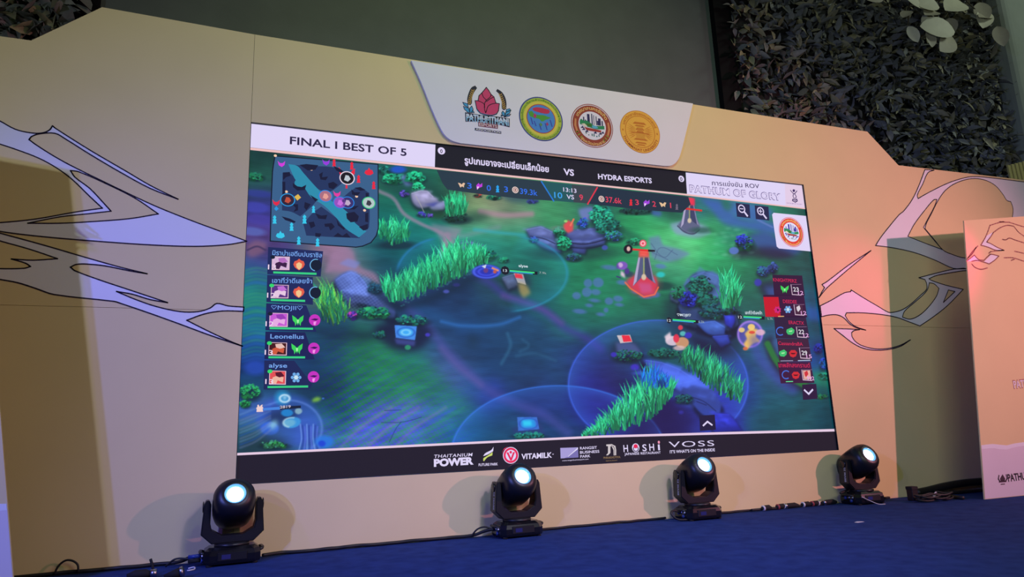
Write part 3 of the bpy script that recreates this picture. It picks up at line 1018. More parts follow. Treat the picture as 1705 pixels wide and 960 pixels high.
def rock(pts, col, hi=None, soft=1, lines=()):
    """stone: shadow, body, lit facets on the upper side, cracks"""
    p = np.array(pts, float)
    c = p.mean(0)
    ext = np.ptp(p, axis=0)
    h = abs(int(p.sum() * 7)) % 9973
    r = np.random.default_rng(h)
    fill([tuple(c + (q - c) * 1.10 + np.array([1.0, ext[1] * .10 + 1])) for q in p], (16, 24, 48), .75, 2, True)
    fill(pts, np.array(col, float) * .80, .97, min(soft, 1), True)
    lite = np.array(hi if hi is not None else np.array(col) * 1.15, float)
    fill([tuple(c + (q - c) * np.array([.90, .72]) - np.array([ext[0] * .03, ext[1] * .13])) for q in p], lite * .95, .75, 1.6, True)
    n = max(3, int(math.sqrt(ext[0] * ext[1]) / 5))
    for k in range(n * 2):
        a = p[r.integers(len(p))]
        b = c + (a - c) * r.random() + r.normal(0, 1, 2) * ext * .10
        w_, g_ = ext[0] * (.06 + .12 * r.random()), ext[1] * (.04 + .09 * r.random())
        s = 1.16 if b[1] < c[1] else .66
        fill([tuple(b + np.array(o)) for o in ((-w_, 0), (-w_ * .2, -g_), (w_, -g_ * .3), (w_ * .5, g_))], np.clip(lite * s, 0, 255), .45, 1, False)
    line([tuple(c + (q - c) * .93 - np.array([0, ext[1] * .02])) for q in p if q[1] < c[1]] or [tuple(c), tuple(c)], 1.4, np.clip(lite * 1.25, 0, 255), .45, 1.2, False)
    for l in lines:
        line(l, 1.6, np.array(col) * .45, .8, 1.2)


GRN = [(46, 205, 136), (40, 180, 122), (66, 222, 150), (30, 150, 110)]
TEAL = [(30, 150, 110), (24, 120, 100), (40, 176, 130), (20, 90, 92)]
# top-left thicket beyond the small map
fill([(631, 275), (700, 284), (740, 320), (735, 345), (700, 352), (660, 325), (632, 312)], (24, 62, 62), .55, 5, True)
bush(640, 283, 10, 6, [(40, 150, 130), (30, 110, 110)], 14, 11)
ell(663, 282, 13, 6, (34, 84, 205), .9, 4)
bush(655, 298, 17, 7, [(36, 176, 124), (30, 140, 110)], 26, 12, 6)
fill([(665, 292), (684, 292), (690, 306), (676, 310)], (104, 120, 190), .85, 2, True)
bush(691, 296, 15, 8, [(34, 190, 132), (30, 150, 118)], 28, 13, 6)
bush(697, 313, 9, 8, [(40, 196, 138), (30, 150, 110)], 18, 14, 5)
bush(673, 322, 7, 5, [(110, 80, 210), (80, 70, 180)], 14, 15, 3)
rock([(684, 322), (700, 317), (712, 318), (722, 328), (733, 336), (720, 342), (700, 346), (688, 338)], (150, 152, 200), (176, 170, 214))
rock([(714, 345), (738, 335), (745, 338), (738, 349), (722, 350)], (140, 146, 196))
fill([(706, 340), (730, 336), (722, 344)], (70, 76, 160), .8, 1)
fill([(700, 350), (738, 350), (745, 362), (722, 364)], (30, 60, 40), .75, 3, True)
line([(692, 326), (700, 340), (706, 353)], 1.2, (170, 170, 170), .8, 1)
bush(702, 357, 8, 4, [(70, 60, 190), (50, 120, 130)], 14, 16, 3)
bush(716, 358, 4, 3, [(110, 90, 220)], 8, 17, 3)
fill([(742, 365), (795, 352), (820, 362), (790, 372), (755, 372)], (30, 60, 56), .6, 4, True)
bush(760, 362, 20, 8, [(24, 60, 56), (30, 80, 66)], 20, 18, 4)
blades([(741, 358), (760, 364), (776, 356)], [(742, 326), (758, 322), (778, 330)], 130, GRN, 2.0, (-4, 5), seed=19)
# grass under the small map
ell(660, 408, 34, 7, (20, 44, 60), .8, 5)
blades([(632, 398), (655, 410), (682, 400)], [(629, 368), (650, 366), (676, 370)], 130, GRN, 2.2, (-6, 7), seed=21)
# left border thicket
for x, y, a, b, c in ((430, 322, 26, 6, (50, 60, 150)), (425, 345, 24, 9, (66, 70, 180)), (432, 365, 22, 8, (70, 62, 160)), (420, 385, 22, 7, (90, 110, 190)), (428, 402, 20, 6, (80, 70, 140))):
    ell(x, y, a, b, c, .7, 4, 6)
fill([(412, 408), (425, 400), (445, 404), (440, 420), (420, 428), (412, 424)], (128, 92, 120), .75, 2, True)
line([(412, 416), (428, 410), (442, 416)], 3, (60, 50, 90), .8, 1.5)
bush(426, 294, 12, 6, [(40, 140, 90), (30, 110, 84)], 14, 22, 5)
for i in range(26):
    y = 446 + i * 6
    line([(404, y + 6), (425, y), (446, y + 3)], 3.4, [(40, 150, 120), (40, 110, 200), (60, 160, 110), (34, 90, 190)][int(rng.integers(4))], .38, 4)
# tiled rock with the fan of grass
rock([(556, 466), (570, 456), (584, 452), (598, 459), (608, 471), (614, 484), (628, 494), (648, 504), (658, 517), (657, 528), (644, 528), (626, 512), (604, 504), (576, 498), (565, 484)], (84, 108, 196), (100, 124, 206))
sel = (np.sin(PX * .9 + PY * .18) * np.sin(PY * 1.0 - PX * .12)) * np.exp(-(((PX - 600) / 48)**2 + ((PY - 488) / 34)**2)**3)
img += (np.clip(sel, -1, 1) * 16)[..., None] * np.array([.7, .8, 1.0])
fill([(612, 470), (632, 478), (652, 500), (680, 508), (668, 518), (650, 510), (625, 494)], (24, 44, 74), .8, 2, True)
bush(624, 480, 12, 8, [(40, 100, 130), (30, 76, 110)], 22, 23, 3)
bush(622, 521, 26, 9, [(30, 130, 92), (24, 100, 100), (40, 156, 96)], 46, 24, 6)
fill([(520, 545), (560, 550), (620, 548), (650, 538), (660, 552), (600, 566), (540, 560)], (20, 34, 60), .65, 5, True)
blades([(538, 535), (556, 544), (578, 536)], [(520, 486), (546, 470), (584, 504)], 170, [(60, 190, 90), (40, 150, 100), (110, 200, 80), (30, 120, 110)], 1.8, (-14, 5), seed=25)
bush(588, 525, 8, 6, [(90, 50, 190), (200, 60, 170), (60, 60, 180)], 14, 26, 4)
# blue altar on the left
fill([(624, 545), (655, 536), (700, 535), (722, 552), (700, 580), (660, 582), (632, 565)], (24, 30, 62), .85, 4, True)
bush(686, 533, 24, 8, [(40, 160, 120), (30, 110, 110), (24, 80, 100)], 40, 27, 5)
fill([(657, 541), (694, 543), (691, 566), (659, 562)], (70, 130, 230), 1)
fill([(661, 544), (691, 546), (688, 562), (663, 559)], (60, 180, 250), .8, 2)
ring(676, 553, 14, 8, 1.2, (40, 90, 190), .7)
ring(676, 553, 7, 4, 1.2, (150, 220, 250), .7)
fill([(657, 563), (692, 567), (690, 576), (660, 572)], (60, 70, 140), .9, 1)
ell(679, 578, 5, 4, (46, 150, 110), .9, 2)
ell(712, 557, 4, 3, (70, 60, 200), .9, 2)
bush(632, 556, 9, 6, [(40, 90, 120), (30, 120, 100)], 16, 28, 3)
# long grass hedge
rock([(764, 405), (784, 402), (800, 410), (806, 420), (788, 424), (770, 420)], (92, 100, 176), (110, 118, 190))
bush(808, 424, 16, 9, TEAL, 26, 29, 5)
fill([(640, 500), (690, 500), (740, 480), (800, 450), (806, 460), (740, 494), (690, 512), (655, 516)], (18, 40, 62), .8, 4, True)
blades([(650, 506), (690, 498), (730, 480), (770, 462), (812, 442)], [(628, 468), (676, 452), (722, 426), (766, 402), (806, 412)], 620, GRN, 2.4, (-7, 6), seed=31, hscale=1.05)
for i in range(26):
    t = rng.random()
    ell(655 + t * 140, 509 - t * 62 + rng.random() * 6, 2, 1.3, (40, 90, 110), .8, 1)
ell(743, 485, 5, 3, (80, 90, 190), .8, 2)
ell(760, 474, 6, 3, (44, 50, 120), .8, 2)
# purple sigil with a small fighter, and the red altar beside it
ell(810, 452, 24, 12, (40, 44, 190), .85, 2)
ring(810, 452, 21, 10, 1.2, (80, 110, 240), .8)
ring(810, 452, 13, 6, 1.2, (70, 90, 240), .7)
fill([(802, 443), (810, 440), (808, 447)], (220, 230, 240), .9)
ell(809, 450, 4, 4, (110, 60, 120), .9, 1.5)
line([(820, 446), (829, 450)], 3, (240, 150, 100), .9, 1)
ell(824, 452, 3, 3, (200, 90, 60), .9, 1.5)
fill([(846, 456), (874, 452), (886, 470), (878, 492), (852, 484), (834, 468)], (34, 50, 70), .75, 4, True)
rock([(836, 462), (856, 456), (862, 474), (846, 482)], (84, 100, 140))
fill([(855, 454), (871, 456), (876, 474), (862, 470)], (196, 190, 200), .8)
fill([(857, 455), (869, 457), (871, 464), (858, 462)], (232, 50, 70), .95)
fill([(862, 470), (876, 474), (884, 488), (872, 496), (866, 488)], (220, 180, 90), .6, 2.5, True)
bush(838, 433, 8, 4, TEAL, 12, 33, 4)
# rock ring with bushes in the upper middle
ell(955, 420, 75, 14, (24, 60, 60), .6, 8)
for pts, c, h in (([(876, 382), (900, 377), (925, 388), (922, 402), (900, 396), (882, 394)], (86, 100, 170), (110, 124, 190)),
                  ([(882, 392), (905, 396), (925, 404), (935, 420), (915, 416), (895, 406)], (80, 104, 176), (100, 122, 190)),
                  ([(938, 390), (960, 382), (1000, 380), (1012, 388), (1000, 398), (960, 402)], (78, 92, 170), (96, 112, 184)),
                  ([(944, 402), (980, 402), (1010, 394), (1006, 406), (970, 412), (946, 410)], (74, 90, 165), (92, 108, 180)),
                  ([(952, 413), (976, 413), (974, 422), (956, 420)], (60, 74, 140), None)):
    rock(pts, c, h)
line([(884, 393), (905, 397), (924, 405)], 2, (30, 36, 70), .8, 1.5)
line([(940, 403), (975, 406), (1010, 398)], 2.4, (28, 34, 66), .8, 1.5)
line([(950, 412), (980, 413), (1004, 408)], 2, (28, 34, 66), .8, 1.5)
bush(888, 398, 7, 5, [(60, 90, 220), (50, 120, 160)], 12, 34, 3)
fill([(963, 348), (984, 344), (994, 352), (990, 366), (975, 368), (966, 360)], (110, 124, 190), .9, 1.5, True)
bush(1000, 360, 17, 16, [(34, 160, 128), (28, 120, 112), (44, 184, 140)], 60, 35, 6)
bush(1012, 378, 20, 12, [(24, 100, 96), (34, 140, 116)], 40, 36, 6)
bush(970, 372, 8, 8, [(50, 70, 200), (40, 120, 180)], 16, 37, 4)
bush(1022, 393, 14, 8, [(40, 150, 130), (60, 90, 190), (30, 110, 100)], 30, 38, 4)
bush(932, 386, 10, 7, [(34, 176, 124), (26, 140, 104)], 20, 39, 5)
bush(939, 405, 12, 10, [(30, 150, 112), (34, 184, 128)], 34, 40, 5)
bush(955, 428, 12, 6, [(40, 90, 110), (50, 70, 150), (34, 120, 104)], 26, 41, 3)
ell(1007, 412, 5, 4, (70, 80, 190), .8, 2)
fill([(1030, 375), (1060, 390), (1080, 402), (1050, 398), (1030, 392)], (26, 80, 70), .6, 4, True)
bush(1056, 402, 12, 5, [(40, 160, 110), (30, 130, 100)], 16, 42, 4)
# small red guardian above the rocks
ell(930, 380, 12, 4, (130, 130, 140), .5, 4)
fill([(938, 374), (946, 366), (955, 372), (954, 384), (946, 388), (940, 382)], (226, 74, 84), .95, 1, True)
line([(950, 375), (955, 365)], 3, (240, 120, 90), .9, 1)
ell(942, 368, 3, 2, (150, 220, 120), .9, 1)
# dim scenery under the score bar
bush(823, 328, 10, 4, [(40, 150, 110), (30, 60, 66)], 16, 43, 4)
bush(795, 325, 6, 3, [(200, 70, 60), (40, 60, 56)], 8, 44, 3)
bush(887, 335, 7, 3, [(70, 70, 190), (50, 60, 150)], 10, 45, 4)
fill([(830, 322), (880, 326), (900, 338), (850, 336)], (40, 70, 96), .6, 3, True)
bush(1060, 350, 26, 6, [(26, 60, 66), (34, 80, 76)], 26, 46, 4)
fill([(1085, 350), (1102, 352), (1100, 360), (1086, 358)], (70, 100, 180), .8, 1.5)


def tower(x, y, s, hot):
    """stone spire on a stepped base"""
    q = lambda pts: [(x + a * s, y + b * s) for a, b in pts]
    if hot:
        ell(x, y + 22 * s, 26 * s, 20 * s, (235, 70, 80), .35, 14)
        fill(q([(-30, 18), (-16, 8), (20, 10), (24, 26), (18, 40), (2, 44), (-22, 30)]), (214, 58, 84), .95, 1.5)
        line(q([(-31, 20), (-22, 30), (0, 44), (18, 40), (24, 28)]), 2.2, (255, 110, 70), .9, 1.5, False)
        fill(q([(-10, 20), (12, 22), (14, 36), (-4, 38)]), (200, 84, 140), .8, 2)
    else:
        ell(x, y + 26 * s, 34 * s, 13 * s, (140, 160, 200), .5, 6)
        fill(q([(-24, 20), (-12, 6), (16, 8), (22, 26), (8, 38), (-10, 34)]), (92, 96, 130), .95, 1)
        line(q([(-24, 22), (-10, 34), (8, 38), (20, 30)]), 2, (50, 50, 80), .8, 1.5)
    fill(q([(-9, -22), (-1, -22), (-2, 10), (-10, 18), (-18, 26), (-15, 8)]), (84, 90, 128), 1)
    fill(q([(-9, -22), (-6, -22), (-12, 18), (-18, 26), (-15, 8)]), (190, 180, 214), .85)
    fill(q([(1, -22), (9, -22), (15, 8), (20, 22), (8, 14), (2, 8)]), (62, 68, 104), 1)
    fill(q([(7, -22), (9, -22), (15, 8), (20, 22), (15, 18)]), (150, 146, 184), .8)
    line(q([(0, -22), (0, 12)]), 1.6, (190, 160, 120), .9, 1)
    ell(x + 0 * s, y + 11 * s, 4 * s, 5 * s, (212, 196, 170), .95, 1.5)
    fill(q([(-7, -34), (7, -34), (9, -22), (-9, -22)]), (232, 84, 84), .95, 1)
    ell(x, y - 30 * s, 7 * s, 4 * s, (255, 140, 110), .6, 3)


tower(1148, 358, .82, False)
ell(1168, 383, 18, 5, (34, 84, 70), .7, 5)
fill([(1141, 328), (1157, 330), (1157, 342), (1141, 340)], (232, 50, 84), .9, 1)
fill([(1138, 345), (1169, 349), (1169, 352), (1138, 348)], (226, 44, 40), 1)
ell(1105, 476, 18, 7, (24, 60, 62), .75, 5)
tower(1072, 450, 1.0, True)
ell(1070.5, 405, 6, 6, (240, 70, 96), .95, 1.5)
ring(1070.5, 405, 3.2, 3.2, 1.0, (255, 225, 225), .9)
ell(1046, 414.5, 7.5, 7.5, (22, 22, 34), 1, 1.2)
ell(1046.5, 414, 3, 4, (240, 200, 190), .9, 1.2)
fill([(1053, 413.5), (1079, 415), (1079, 418.5), (1053, 416.5)], (226, 44, 44), 1)
fill([(1079, 415), (1090.5, 415.8), (1090.5, 419), (1079, 418.5)], (22, 20, 30), 1)
fill([(1064, 419), (1080, 420), (1080, 423), (1064, 422)], (226, 50, 50), .8, .5)
ell(1100, 457, 7, 4.5, (40, 200, 205), .85, 3)
# little hooded fighter beside the hot tower
ell(1046, 456, 9, 5, (40, 40, 90), .6, 3)
ell(1036, 442, 9, 7, (128, 84, 190), .95, 2)
ell(1033, 441, 4, 4, (216, 180, 226), .85, 2)
fill([(1028, 437), (1031, 445), (1026, 447)], (90, 60, 160), .95, .5)
fill([(1034, 450), (1040, 455), (1041, 463), (1033, 458)], (236, 200, 226), .9, .6)
ell(1044, 451, 4, 5, (80, 50, 140), .9, 2)
line([(1027, 460), (1033, 462)], 2, (60, 40, 120), .9, 1)
# range rings of light
fill(smooth([(1095 + 150 * math.cos(a), 640 + 108 * math.sin(a)) for a in np.linspace(0, 6.2, 40)]), (30, 40, 150), .05)
ring(1096, 640, 149, 107, 1.6, (64, 104, 235), .75, 120, 420, 20)
fill(smooth([(930 + 178 * math.cos(a), 756 + 114 * math.sin(a)) for a in np.linspace(3.1, 6.3, 30)]), (30, 60, 170), .05)
ring(930, 756, 178, 114, 1.6, (56, 120, 235), .75, 180, 360, 12)
ring(832, 455, 112, 64, 2.2, (40, 150, 190), .6, 300, 430, 14)
ring(740, 462, 80, 66, 2.5, (40, 130, 200), .6, 190, 255, 9)
# right-hand thicket round the big boulder
fill([(1105, 500), (1140, 480), (1220, 500), (1240, 560), (1225, 600), (1180, 590), (1110, 545)], (26, 44, 64), .6, 7, True)
rock([(1130, 505), (1150, 460), (1172, 451), (1194, 458), (1210, 480), (1222, 510), (1230, 540), (1210, 550), (1160, 540), (1136, 525)], (58, 86, 150), (76, 108, 168), 2)
rock([(1118, 486), (1130, 482), (1140, 494), (1128, 504), (1116, 498)], (100, 124, 180))
bush(1130, 488, 13, 10, [(34, 130, 96), (30, 104, 90)], 26, 51, 5)
bush(1165, 475, 20, 14, [(28, 100, 92), (22, 70, 74), (36, 130, 110)], 50, 52, 6)
bush(1176, 500, 22, 12, [(26, 112, 96), (30, 84, 86)], 46, 53, 6)
bush(1146, 498, 13, 12, [(40, 48, 190), (50, 70, 210), (34, 40, 130)], 34, 54, 5)
bush(1188, 520, 22, 12, [(24, 64, 84), (30, 84, 100), (30, 110, 100)], 40, 55, 6)
rock([(1160, 538), (1190, 534), (1208, 545), (1206, 556), (1180, 556)], (60, 96, 200), (76, 116, 214))
rock([(1186, 560), (1212, 558), (1216, 570), (1200, 578)], (48, 70, 190), (60, 84, 204))
rock([(1205, 520), (1216, 516), (1224, 532), (1218, 546), (1208, 540)], (52, 66, 210))
fill([(1150, 560), (1200, 575), (1222, 580), (1190, 590), (1160, 578)], (24, 26, 60), .75, 5, True)
blades([(1200, 512), (1215, 520), (1234, 508)], [(1196, 456), (1216, 452), (1232, 474)], 130, GRN, 2.2, (-5, 6), seed=57)
bush(1216, 518, 14, 5, [(20, 60, 60), (24, 80, 70)], 14, 58, 4)
# red altar in the ring
fill([(1018, 572), (1050, 562), (1072, 584), (1060, 606), (1030, 604), (1016, 590)], (28, 44, 66), .75, 5, True)
fill([(1025, 570), (1053, 570), (1068, 586), (1052, 592), (1028, 588)], (70, 86, 140), .95, 1.5, True)
fill([(1027, 558), (1049, 557), (1053, 569), (1033, 571)], (210, 196, 200), .95)
fill([(1035, 558), (1048, 558), (1052, 568), (1038, 569)], (232, 44, 66), 1)
bush(1046, 592, 24, 9, [(26, 100, 84), (30, 130, 100), (40, 60, 120)], 50, 59, 4)
ell(1022, 590, 5, 4, (60, 50, 190), .9, 2)
ell(1057, 611, 7, 5, (66, 50, 200), .85, 3)
fill([(1075, 580), (1120, 582), (1150, 600), (1130, 608), (1085, 596)], (24, 84, 84), .6, 4, True)
bush(1105, 588, 24, 7, [(28, 110, 96), (24, 84, 84)], 30, 60, 5)
# blue ledge
rock([(1070, 598), (1098, 602), (1130, 614), (1160, 634), (1180, 652), (1197, 664), (1200, 678), (1198, 692), (1174, 692), (1154, 672), (1142, 652), (1118, 642), (1088, 624)], (62, 88, 206), (74, 104, 222), 2,
     ([(1150, 660), (1172, 668), (1192, 684)], [(1160, 668), (1176, 674)]))
rock([(1190, 688), (1215, 690), (1235, 716), (1190, 720), (1180, 704)], (46, 56, 190), None, 3)
fill([(1070, 600), (1086, 622), (1078, 632), (1066, 612)], (30, 30, 60), .8, 2, True)
blades([(1130, 604), (1158, 628), (1190, 654), (1232, 674)], [(1146, 578), (1184, 590), (1212, 612), (1236, 640)], 330, [(40, 176, 120), (34, 150, 106), (50, 196, 130), (24, 110, 90)], 2.2, (-5, 9), seed=61, hscale=1.1)
bush(1138, 664, 14, 7, [(30, 80, 96), (24, 60, 84), (30, 100, 96)], 34, 62, 4)
fill([(1060, 690), (1110, 660), (1150, 690), (1150, 720), (1060, 722)], (34, 28, 84), .6, 6, True)
blades([(968, 730), (1010, 724), (1062, 712), (1096, 690), (1118, 662)], [(972, 722), (1008, 690), (1036, 660), (1070, 618), (1126, 634)], 520, GRN, 2.4, (-8, 7), seed=63, hscale=1.05)
blades([(1070, 650), (1090, 648), (1112, 645)], [(1066, 618), (1090, 608), (1116, 626)], 90, [(30, 120, 240), (30, 150, 230), (40, 90, 230)], 2.2, (-5, 6), seed=64)
ell(1134, 686, 4, 3, (60, 60, 200), .5, 3)
# bear-like fighter in white and red, and a golden one in a bubble: plain generic figures
ell(1128, 572, 16, 10, (20, 40, 70), .5, 5)
ell(1120, 567, 12, 8, (214, 196, 214), .95, 2)
ell(1136, 570, 11, 9, (206, 150, 110), .95, 2)
ell(1126, 563, 5, 7, (226, 50, 76), .95, 1.5)
fill([(1106, 560), (1116, 552), (1118, 562), (1110, 568)], (230, 206, 220), .95, .6)
ell(1137, 555, 5, 4, (90, 190, 190), .9, 2)
ell(1133, 545, 4, 4, (220, 60, 80), .95, 1.5)
ell(1146, 558, 6, 5, (60, 50, 200), .85, 2)
ell(1131, 579, 10, 4, (220, 190, 190), .8, 2)
ell(1249, 556, 21, 22, (110, 90, 210), .62, 3)
ring(1249, 556, 20, 21, 2, (170, 130, 240), .8)
fill([(1240, 555), (1250, 545), (1262, 548), (1258, 560), (1266, 568), (1254, 572), (1244, 582), (1238, 572), (1244, 564)], (236, 190, 100), .95, 1, True)
ell(1251, 544, 6, 5, (240, 206, 120), .95, 1.5)
ell(1252, 553, 5, 2.5, (220, 70, 60), .9, 1)
ell(1266, 553, 8, 5, (226, 180, 200), .9, 2)
ell(1235, 549, 5, 4, (236, 206, 130), .9, 1.5)
ell(1241, 580, 4, 3, (220, 110, 70), .9, 1.5)
# right border
bush(1240, 404, 14, 12, [(34, 130, 90), (30, 110, 90), (50, 60, 200)], 40, 71, 5)
bush(1234, 400, 8, 7, [(44, 60, 210), (50, 80, 200)], 16, 72, 4)
ell(1222, 417, 8, 6, (90, 120, 200), .9, 2)
bush(1270, 452, 10, 8, [(50, 76, 160), (40, 110, 130)], 22, 73, 5)
bush(1287, 446, 7, 8, [(40, 60, 120), (60, 90, 170)], 14, 74, 4)
fill([(1258, 470), (1288, 465), (1296, 490), (1275, 500)], (32, 34, 66), .75, 5, True)
ell(1262, 470, 6, 6, (60, 56, 190), .8, 3)
fill([(1272, 478), (1296, 476), (1300, 494), (1280, 494)], (60, 90, 170), .7, 4, True)
fill([(1270, 566), (1286, 558), (1300, 590), (1330, 625), (1352, 640), (1345, 655), (1310, 640), (1284, 606)], (30, 36, 50), .8, 4, True)
line([(1278, 572), (1294, 602), (1320, 630), (1350, 646)], 10, (40, 130, 60), .8, 4)
fill([(1284, 568), (1300, 562), (1306, 590), (1296, 594)], (60, 100, 160), .7, 3, True)
line([(1256, 566), (1262, 590), (1285, 620), (1320, 648)], 16, (66, 76, 180), .45, 11)
fill([(1345, 510), (1366, 514), (1366, 536), (1346, 532)], (40, 90, 190), .7, 4)
bush(1362, 580, 6, 7, [(40, 60, 220), (30, 50, 160)], 14, 75, 4)
bush(1370, 606, 5, 9, [(40, 70, 230), (30, 100, 180)], 14, 76, 4)
fill([(1352, 618), (1380, 620), (1384, 645), (1356, 640)], (30, 140, 110), .75, 4, True)
bush(1372, 626, 9, 5, [(40, 170, 110), (30, 130, 120)], 16, 77, 5)
bush(1368, 660, 10, 3, [(30, 120, 70), (24, 100, 84)], 12, 78, 4)
# lower-left pool with lily pads
ell(480, 700, 52, 44, (60, 90, 215), .45, 10)
ring(480, 712, 56, 46, 2, (110, 150, 240), .45, 230, 400)
ell(470, 662, 12, 12, (40, 160, 215), .7, 9)
ring(474, 663, 8, 6, 1.6, (200, 230, 250), .9)
fill([(470, 659), (478, 659), (474, 667)], (200, 230, 250), .8, .5)
fill([(445, 684), (495, 678), (490, 700), (460, 706), (440, 700)], (26, 44, 80), .75, 4, True)
ell(478, 687, 10, 6, (34, 130, 205), .95, 2)
ell(486, 703, 15, 9, (60, 150, 220), .95, 2, -10)
ell(482, 704, 10, 6, (130, 190, 210), .6, 3, -10)
ring(486, 703, 14, 8, 1.2, (190, 220, 230), .7, 120, 300)
ell(449, 713, 15, 11, (60, 110, 225), .9, 3)
fill([(446, 706), (460, 698), (462, 708), (452, 716)], (150, 210, 220), .8, 1.5)
ell(497, 684, 6, 5, (150, 190, 200), .8, 2)
for i in range(9):
    line([(500 + i * 3.6, 706 + (i % 3) * 2), (502 + i * 3.2, 730), (498 + i * 4.4, 748)], 2, [(120, 160, 235), (40, 60, 150), (90, 110, 220)][i % 3], .7, 1.5)
ell(540, 735, 16, 10, (40, 120, 230), .8, 5)
ell(536, 738, 6, 5, (30, 60, 210), .8, 3)
fill([(400, 735), (430, 722), (470, 730), (490, 752), (400, 756)], (28, 50, 60), .65, 5, True)
bush(455, 740, 22, 6, [(50, 150, 80), (60, 140, 110)], 22, 81, 5)
bush(416, 652, 16, 12, [(40, 160, 90), (34, 120, 100), (50, 190, 100)], 44, 82, 4)
bush(408, 672, 8, 6, [(40, 150, 84)], 14, 83, 4)
ell(425, 612, 18, 12, (44, 80, 200), .6, 8)
for i in range(12):
    line([(400, 690 + 5 * i), (425, 680 + 5 * i), (450, 672 + 4 * i)], 3, [(110, 150, 220), (40, 90, 220), (120, 130, 190)][i % 3], .35, 3)
for i in range(9):
    x = 560 + i * 15
    line([(x, 752), (x + 40, 712), (x + 92, 678)], 5, [(130, 120, 190), (50, 90, 230), (40, 140, 120)][i % 3], .32, 4)
line([(640, 683), (668, 682)], 1, (30, 50, 90), .8, 1)
line([(635, 703), (672, 702), (702, 694)], 1, (30, 60, 90), .8, 1)
line([(648, 736), (660, 712), (668, 702)], 1, (30, 50, 100), .7, 1)
fill([(520, 664), (528, 660), (536, 663), (530, 668), (520, 669)], (120, 180, 70), .95, .6)
ell(538, 663, 2, 1.5, (60, 110, 200), .9, 1)
# blue altar at the bottom
fill([(852, 712), (858, 722), (908, 722), (902, 706)], (40, 60, 120), .85, 2)
bush(880, 725, 26, 4, [(34, 140, 120), (26, 110, 110)], 26, 84, 5)
fill([(861, 694), (894, 694), (898, 714), (863, 717)], (60, 110, 205), 1)
fill([(866, 697), (890, 697), (893, 711), (868, 713)], (40, 150, 230), .95, .6)
fill([(870, 700), (884, 700), (886, 708), (872, 709)], (50, 210, 245), .9, 1)
ring(880, 705, 15, 9, 1, (40, 70, 180), .5)

# -- the dimmer last column of LED modules
colm = 1 / (1 + np.exp(-(GX - 4.825) / .012))
img = img * (1 - .16 * colm[..., None]) + np.array([0, 6, 6]) * colm[..., None]

img = np.clip(img, 0, 255)
rgba = np.ones((CH * CW, 4), np.float32)
rgba[:, :3] = lin(img.reshape(-1, 3))
m_pic = bpy.data.materials.new('led_picture')
m_pic.use_nodes = True
nt = m_pic.node_tree
bs = nt.nodes['Principled BSDF']
bs.inputs['Base Color'].default_value = (0.004, 0.004, 0.004, 1)
bs.inputs['Roughness'].default_value = 0.7
bs.inputs['Specular IOR Level'].default_value = 0.12
an = nt.nodes.new('ShaderNodeAttribute')
an.attribute_name = 'Col'
nt.links.new(an.outputs['Color'], bs.inputs['Emission Color'])
bs.inputs['Emission Strength'].default_value = 1.0
m_pic.cycles.emission_sampling = 'NONE'

V = np.stack([GX.ravel(), np.full(GX.size, SY), GZ.ravel()], 1).astype(np.float32)
ii = (np.arange(CH - 1)[:, None] * CW + np.arange(CW - 1)[None, :]).ravel()
Q = np.stack([ii + CW, ii + CW + 1, ii + 1, ii], 1).astype(np.int32)
me = bpy.data.meshes.new('display')
me.vertices.add(len(V))
me.vertices.foreach_set('co', V.ravel())
me.loops.add(Q.size)
me.loops.foreach_set('vertex_index', Q.ravel())
me.polygons.add(len(Q))
me.polygons.foreach_set('loop_start', np.arange(0, Q.size, 4, dtype=np.int32))
ca = me.color_attributes.new('Col', 'FLOAT_COLOR', 'POINT')
ca.data.foreach_set('color', rgba.ravel())
me.update(calc_edges=True)
me.materials.append(m_pic)
display = bpy.data.objects.new('display', me)
link(display)
child(display, led_wall)
display['label'] = 'lit game picture of green meadow, blue lake and stone altars'

# ------------------------------------------------------------------ bars, boxes and lettering shown on the screen
Y1, Y2, Y3, Y4 = SY - .0012, SY - .0020, SY - .0028, SY - .0036


def part(name, f, label=None):
    o = child(f.obj(name), led_wall)
    if label:
        o['label'] = label
    return o


def S(pts, y):
    return XZ(pts, y)


wht, blk = (222, 212, 246), (30, 30, 40)
WHT = ledc(wht)
clampx = lambda pts: [(min(max(x, X0 + .0025), X1 - .0045), min(max(z, ZB + .0025), ZT - .0045)) for x, z in pts]


def bar(f, pts, col, y=Y1):
    f.poly(clampx(S(pts, y)), y, ledc(col))
    return f


f = bar(Flat(), [(410, 196), (725, 240.7), (724, 278), (410, 244.5)], wht)
text_fit(f, 'FINAL I BEST OF 5', (482.5, 239.5), (677, 259.5), 13, Y2, ledc((46, 38, 72)), .022, spacing=1.02)
part('title_bar', f, 'white title bar reading FINAL I BEST OF 5')
f = bar(Flat(), [(725, 236), (1141, 284), (1144, 322), (724, 279)], blk)
for x, y, t in ((735, 251, '0'), (1134.5, 297.5, '0')):
    c = P(x, y, Y2)
    f.disc(float(c[0]), float(c[2]), .030, .030, Y2, WHT, 24)
    text_fit(f, t, (x - 2, y + 3.4), (x + 2, y + 3.8), 6.4, Y3, ledc(blk), .02)
text_fit(f, 'รูปเกมอาจจะเปลี่ยนเล็กน้อย', (773.5, 271.5), (914, 286.5), 8.4, Y2, WHT, .03, capr=.58)
text_fit(f, 'VS', (938.5, 290.5), (956, 292.5), 10.5, Y2, WHT, .03)
text_fit(f, 'HYDRA ESPORTS', (996, 297.5), (1085.5, 304.8), 8.6, Y2, WHT, .03)
part('score_bar', f, 'black bar reading VS and HYDRA ESPORTS between two zeros')
f = bar(Flat(), [(1141.5, 284), (1345, 305), (1345, 346.7), (1143.7, 323.3)], wht)
bar(f, [(1306, 300), (1345, 305), (1345, 346.7), (1308, 342.4)], (226, 204, 230), Y2)
